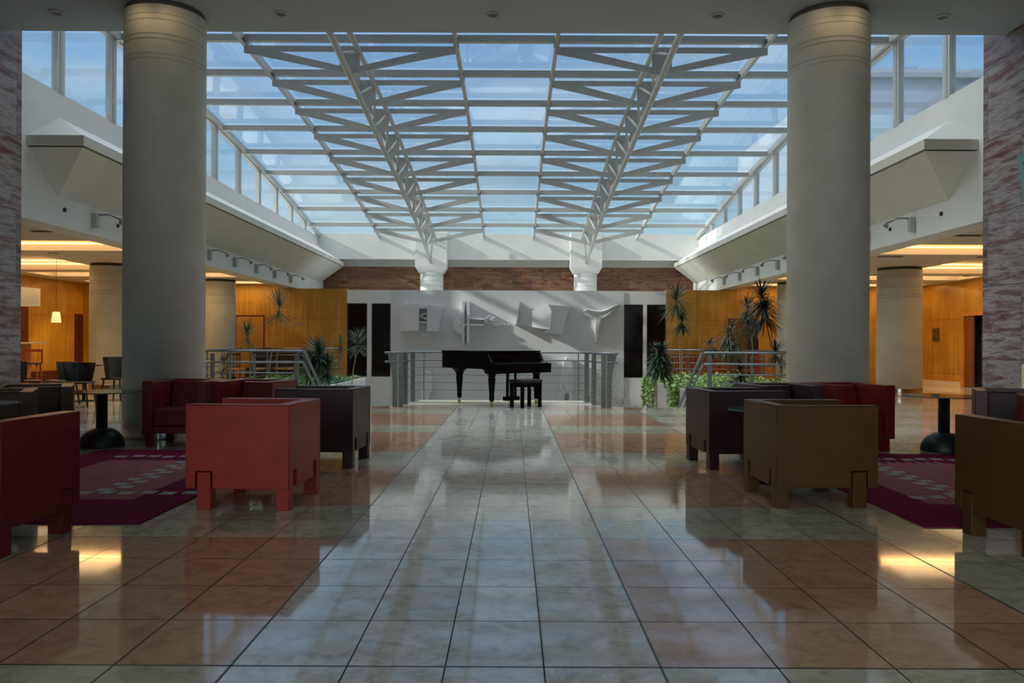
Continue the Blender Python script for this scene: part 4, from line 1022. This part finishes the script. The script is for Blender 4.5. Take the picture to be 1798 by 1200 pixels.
stool(-11.6, 17.2, 'red wood bar stool beside the counter end')
stool(-10.8, 17.9, 'red wood bar stool further along the counter')
stool(-12.3, 17.0, 'red wood bar stool partly behind the stone wall')

# dining furniture behind the railings
def slat_chair(m_, m2=None, name='slat_chair', label='', grp='', loc=(0, 0, 0), rz=0):
    T = thing(name, label, 'chair', loc, rz, grp)
    part(T, 'seat', MB().box(-.21, .21, -.21, .21, .43, .46), m2 or m_)
    b = MB()
    for x in (-.19, .19): b.box(x - .02, x + .02, .19, .22, .46, .90)
    b.box(-.21, .21, .19, .22, .84, .90)
    for x in (-.1, 0, .1): b.box(x - .015, x + .015, .195, .215, .46, .84)
    part(T, 'backrest', b, m_)
    for sx in (-1, 1):
        for sy in (-1, 1): part(T, 'leg', MB().box(sx * .19 - .018, sx * .19 + .018, sy * .19 - .018, sy * .19 + .018, 0, .43), m_)
    return T
rn = random.Random(11)
base = None
for k in range(10):
    x = -12.2 + .68 * k + rn.uniform(-.05, .05)
    if -9.5 < x < -8.2: continue
    y = 23.65 + (k % 2) * .25; lab = 'dark slat chair with pale seat behind the bar-side railing, %s from the bar wall' % ORD[k]
    if base is None: base = slat_chair(DCH, WOODL, label=lab, grp='slat chairs behind the bar-side railing', loc=(x, y, 0), rz=rn.uniform(-.3, .3) + PI)
    else: dup(base, (x, y, 0), rn.uniform(-.3, .3) + PI, lab)
base = None
for k in range(14):
    x = 4.75 + .52 * (k % 8) + rn.uniform(-.04, .04) + (.2 if k > 7 else 0)
    y = 24.0 + (1.05 if k > 7 else 0) + .1 * (k % 2)
    if abs(x - 8.5) < .85: x += 1.9
    lab = 'red wooden slat chair behind the door-side railing, %s from the dark windows, %s row' % (ORD[k % 8], 'rear' if k > 7 else 'front')
    if base is None: base = slat_chair(WOODR, label=lab, grp='slat chairs behind the door-side railing', loc=(x, y, 0), rz=rn.uniform(-.3, .3) + PI)
    else: dup(base, (x, y, 0), rn.uniform(-.3, .3) + PI, lab)
def partition(x0, x1, y, h, label):
    T = thing('banquette', label, 'bench')
    part(T, 'backrest', MB().box(x0, x1, y, y + .12, 0, h), BLACKM, bevel=.01)
    part(T, 'seat', MB().box(x0, x1, y - .45, y, .12, .45), BLACKM, bevel=.02)
partition(-12.8, -9.55, 25.0, .95, 'long black banquette against the rear panelling near the bar wall')
partition(-8.2, -5.9, 25.0, .95, 'long black banquette against the rear panelling near the windows')
for k, x in enumerate((5.9, 9.9)):
    T = thing('dining_table', 'dark red dining table behind the door-side railing, %s from the windows' % ORD[k], 'table', (x, 24.52, 0), 0, 'dining tables behind the railing')
    part(T, 'table_top', MB().box(-.6, .6, -.16, .16, .71, .75), WOODR, bevel=.004)
    for sx in (-1, 1): part(T, 'leg', MB().box(sx * .5 - .03, sx * .5 + .03, -.03, .03, 0, .71), WOODR)

# ------------------------------------------------------------------ plants
def crown(m, c, R, n, w, rnd, up=.35, droop=.25, spread=1.0):
    for i in range(n):
        t = (i + .5) / n; el = math.asin(max(-1, min(1, -.55 + 1.5 * t))) ; az = i * 2.39996 + rnd.uniform(-.2, .2)
        d = Vector((math.cos(az) * math.cos(el), math.sin(az) * math.cos(el), math.sin(el)))
        m.leaf(Vector(c) + Vector((0, 0, (.12 - .62 * (1 - t) * rnd.uniform(.6, 1)) * R)), d, R * rnd.uniform(.75, 1.1), w, droop * rnd.uniform(.5, 1.3))
def dracaena(x, y, z0, crowns, label, lm, seed, R=.42, n=64, w=.03, droop=.25):
    rnd = random.Random(seed)
    T = thing('dracaena', label, 'plant', (x, y, z0), 0, 'dracaena plants in the planters')
    for k, (dx, dy, h, rr) in enumerate(crowns):
        st = MB().path([(0, 0, -.02), (dx * .25, dy * .3, h * .35), (dx * .55 + .03, dy * .6, h * .7), (dx, dy, h)], .02, 7, radii=[.016, .014, .012, .010])
        part(T, 'stem', st, STEMM)
        m = MB(); crown(m, (dx, dy, h), rr * R / .42 * 1.30, int(n * 2.1), w * 1.0, rnd, droop=droop)
        part(T, 'crown', m, lm, fix=False)
def X(px, Y): return (px - 899) * Y / 1400
def Zz(px, py, Y): return EYE - (py + (px - 899) * -.0045 - 605) * Y / 1400
def dr(px, py, Y, bx, lab, lm, seed, R=.40, n=64, w=.03, droop=.25, extra=()):
    cr_ = []
    x0 = X(bx, Y)
    for (a, b, rr) in ((px, py, R),) + tuple(extra): cr_.append((X(a, Y) - x0, 0, Zz(a, b, Y) - .16, rr))
    dracaena(x0, Y, .16, cr_, lab, lm, seed, .42, n, w, droop)
dr(490, 537, 18.0, 470, 'tallest spiky dracaena with a fine round crown against the bar-side maple wall', LEAFP, 1, .42, 90, .018, .1)
dr(434, 587, 19.0, 448, 'fine-leaved dracaena in front of the round banded column', LEAFP, 2, .36, 80, .018, .1)
dr(628, 600, 20.5, 618, 'grey green dracaena leaning in front of the dark window', LEAFP, 3, .34, 90, .022, .15)
dr(598, 603, 20.5, 597, 'small dracaena with a thin straight stem near the planter end', LEAF, 4, .24, 40, .02)
dr(560, 622, 17.6, 557, 'bushy grey green dracaena low over the planter', LEAF, 5, .42, 90, .03, .2, extra=((548, 642, .36), (575, 645, .34)))
dr(393, 640, 18.2, 400, 'small dracaena low behind the steel guard rail', LEAF, 12, .25, 40, .022, .2)
dr(1187, 526, 18.6, 1196, 'pale green dracaena with two crowns in front of the dark window', LEAF, 6, .40, 80, .026, .3, extra=((1197, 563, .30),))
dr(1160, 620, 19.5, 1168, 'dense dark green dracaena beside the dark window', LEAF, 7, .36, 110, .05, .4, extra=((1160, 640, .36),))
dr(1337, 520, 17.2, 1366, 'tall dark dracaena with a big drooping crown on a slanted stem', LEAFD, 8, .42, 80, .03, .35, extra=((1343, 545, .40),))
dr(1312, 540, 18.6, 1325, 'slim dracaena with two tufts before the brown door leaf', LEAF, 9, .34, 60, .026, .25, extra=((1313, 570, .26),))
dr(1281, 590, 18.6, 1284, 'grey green dracaena with a drooping crown before the doorway', LEAFP, 10, .40, 90, .03, .5, extra=((1283, 610, .28),))
dr(1247, 605, 18.4, 1248, 'small wilting dracaena behind the stair handrail', LEAFD, 11, .28, 22, .035, .7)
dr(1362, 618, 17.2, 1372, 'low dark dracaena beside the round cream column', LEAFD, 13, .30, 40, .028, .3)
dr(1300, 650, 17.6, 1300, 'bushy dark dracaena low behind the door-side guard rail', LEAFD, 14, .34, 60, .03, .3)

def cover(x0, x1, y0, y1, z, n, lm, name, label, seed, size=.09, hump=.18):
    rnd = random.Random(seed); m = MB()
    for i in range(n):
        x = rnd.uniform(x0, x1); y = rnd.uniform(y0, y1); h = z + rnd.uniform(0, hump) * (.6 + .4 * math.sin(x * 5) * math.cos(y * 3))
        a = rnd.uniform(0, 2 * PI)
        m.leaf((x, y, h), (math.cos(a), math.sin(a), rnd.uniform(-.1, .9)), size * rnd.uniform(.7, 1.4), size * .8, .4, segs=2)
    return tag(m.done(name, lm, fix=False), label, 'foliage', kind='stuff')
cover(-6.7, -4.25, 15.9, 22.9, .16, 5200, HERB, 'ground_foliage', 'low green ground cover filling the white planter', 21, .09, .22)
cover(3.85, 6.5, 16.7, 22.9, .16, 5600, IVY, 'ground_foliage', 'bright green ivy filling the taupe planter', 22, .10, .34)
def trailing(x0, y0, y1, label, seed, nn=20):
    rnd = random.Random(seed); m = MB()
    for k in range(nn):
        y = rnd.uniform(y0, y1); x = x0 - rnd.uniform(.02, .10); L = rnd.uniform(.3, 1.25)
        z = .28
        while z > .28 - L:
            a = rnd.uniform(0, 2 * PI)
            m.leaf((x + rnd.uniform(-.05, .03), y + rnd.uniform(-.06, .06), z), (math.cos(a) - .5, math.sin(a), rnd.uniform(-.5, .4)), .10, .085, .3, segs=2); z -= .03
    return tag(m.done('trailing_foliage', IVY, fix=False), label, 'ivy', kind='stuff')
trailing(3.86, 18.5, 19.3, 'ivy trailing down the taupe planter wall near the floor edge', 31, 9)
trailing(3.86, 21.3, 22.9, 'ivy trailing down the far end of the taupe planter wall', 32)
# sparse shrub standing on the lower floor behind the piano
T = thing('shrub', 'sparse leafy shrub rising from the lower floor behind the piano rail', 'plant', (2.1, 20.5, -3))
rnd = random.Random(77); m = MB(); st = MB()
for k in range(26):
    a = rnd.uniform(0, 2 * PI); rr = rnd.uniform(.2, 1.25); tip = Vector((rr * math.cos(a) , rr * math.sin(a) * .5, rnd.uniform(2.3, 3.25)))
    st.path([(0, 0, 0), (tip.x * .3, tip.y * .3, 1.4), tuple(tip)], .012, 5, radii=[.02, .012, .005])
    for j in range(16):
        p = tip * (.78 + .22 * j / 15); a2 = rnd.uniform(0, 2 * PI)
        m.leaf(p, (math.cos(a2), math.sin(a2), rnd.uniform(-.3, .6)), .10, .05, .3, segs=2)
part(T, 'stems', st, STEMM); part(T, 'leaves', m, LEAFD, fix=False)

# ------------------------------------------------------------------ exterior
T = thing('exterior_building', 'white office building with banded floors outside the clerestory', 'building', (24, 60, -3.3), kind='structure')
part(T, 'facade', MB().box(0, 60, 0, 25, 0, 24.6), EXT)
for k in range(6):
    part(T, 'window_band', MB().box(.5, 59.5, -.06, 0, 2.6 + 3.5 * k, 4.4 + 3.5 * k), EXTW)
part(T, 'roof_parapet', MB().box(-.4, 60.4, -.5, .6, 24.6, 25.2), EXT)
part(T, 'roof_unit', MB().box(6.5, 8, 3, 5, 25.2, 26.6), EXT)
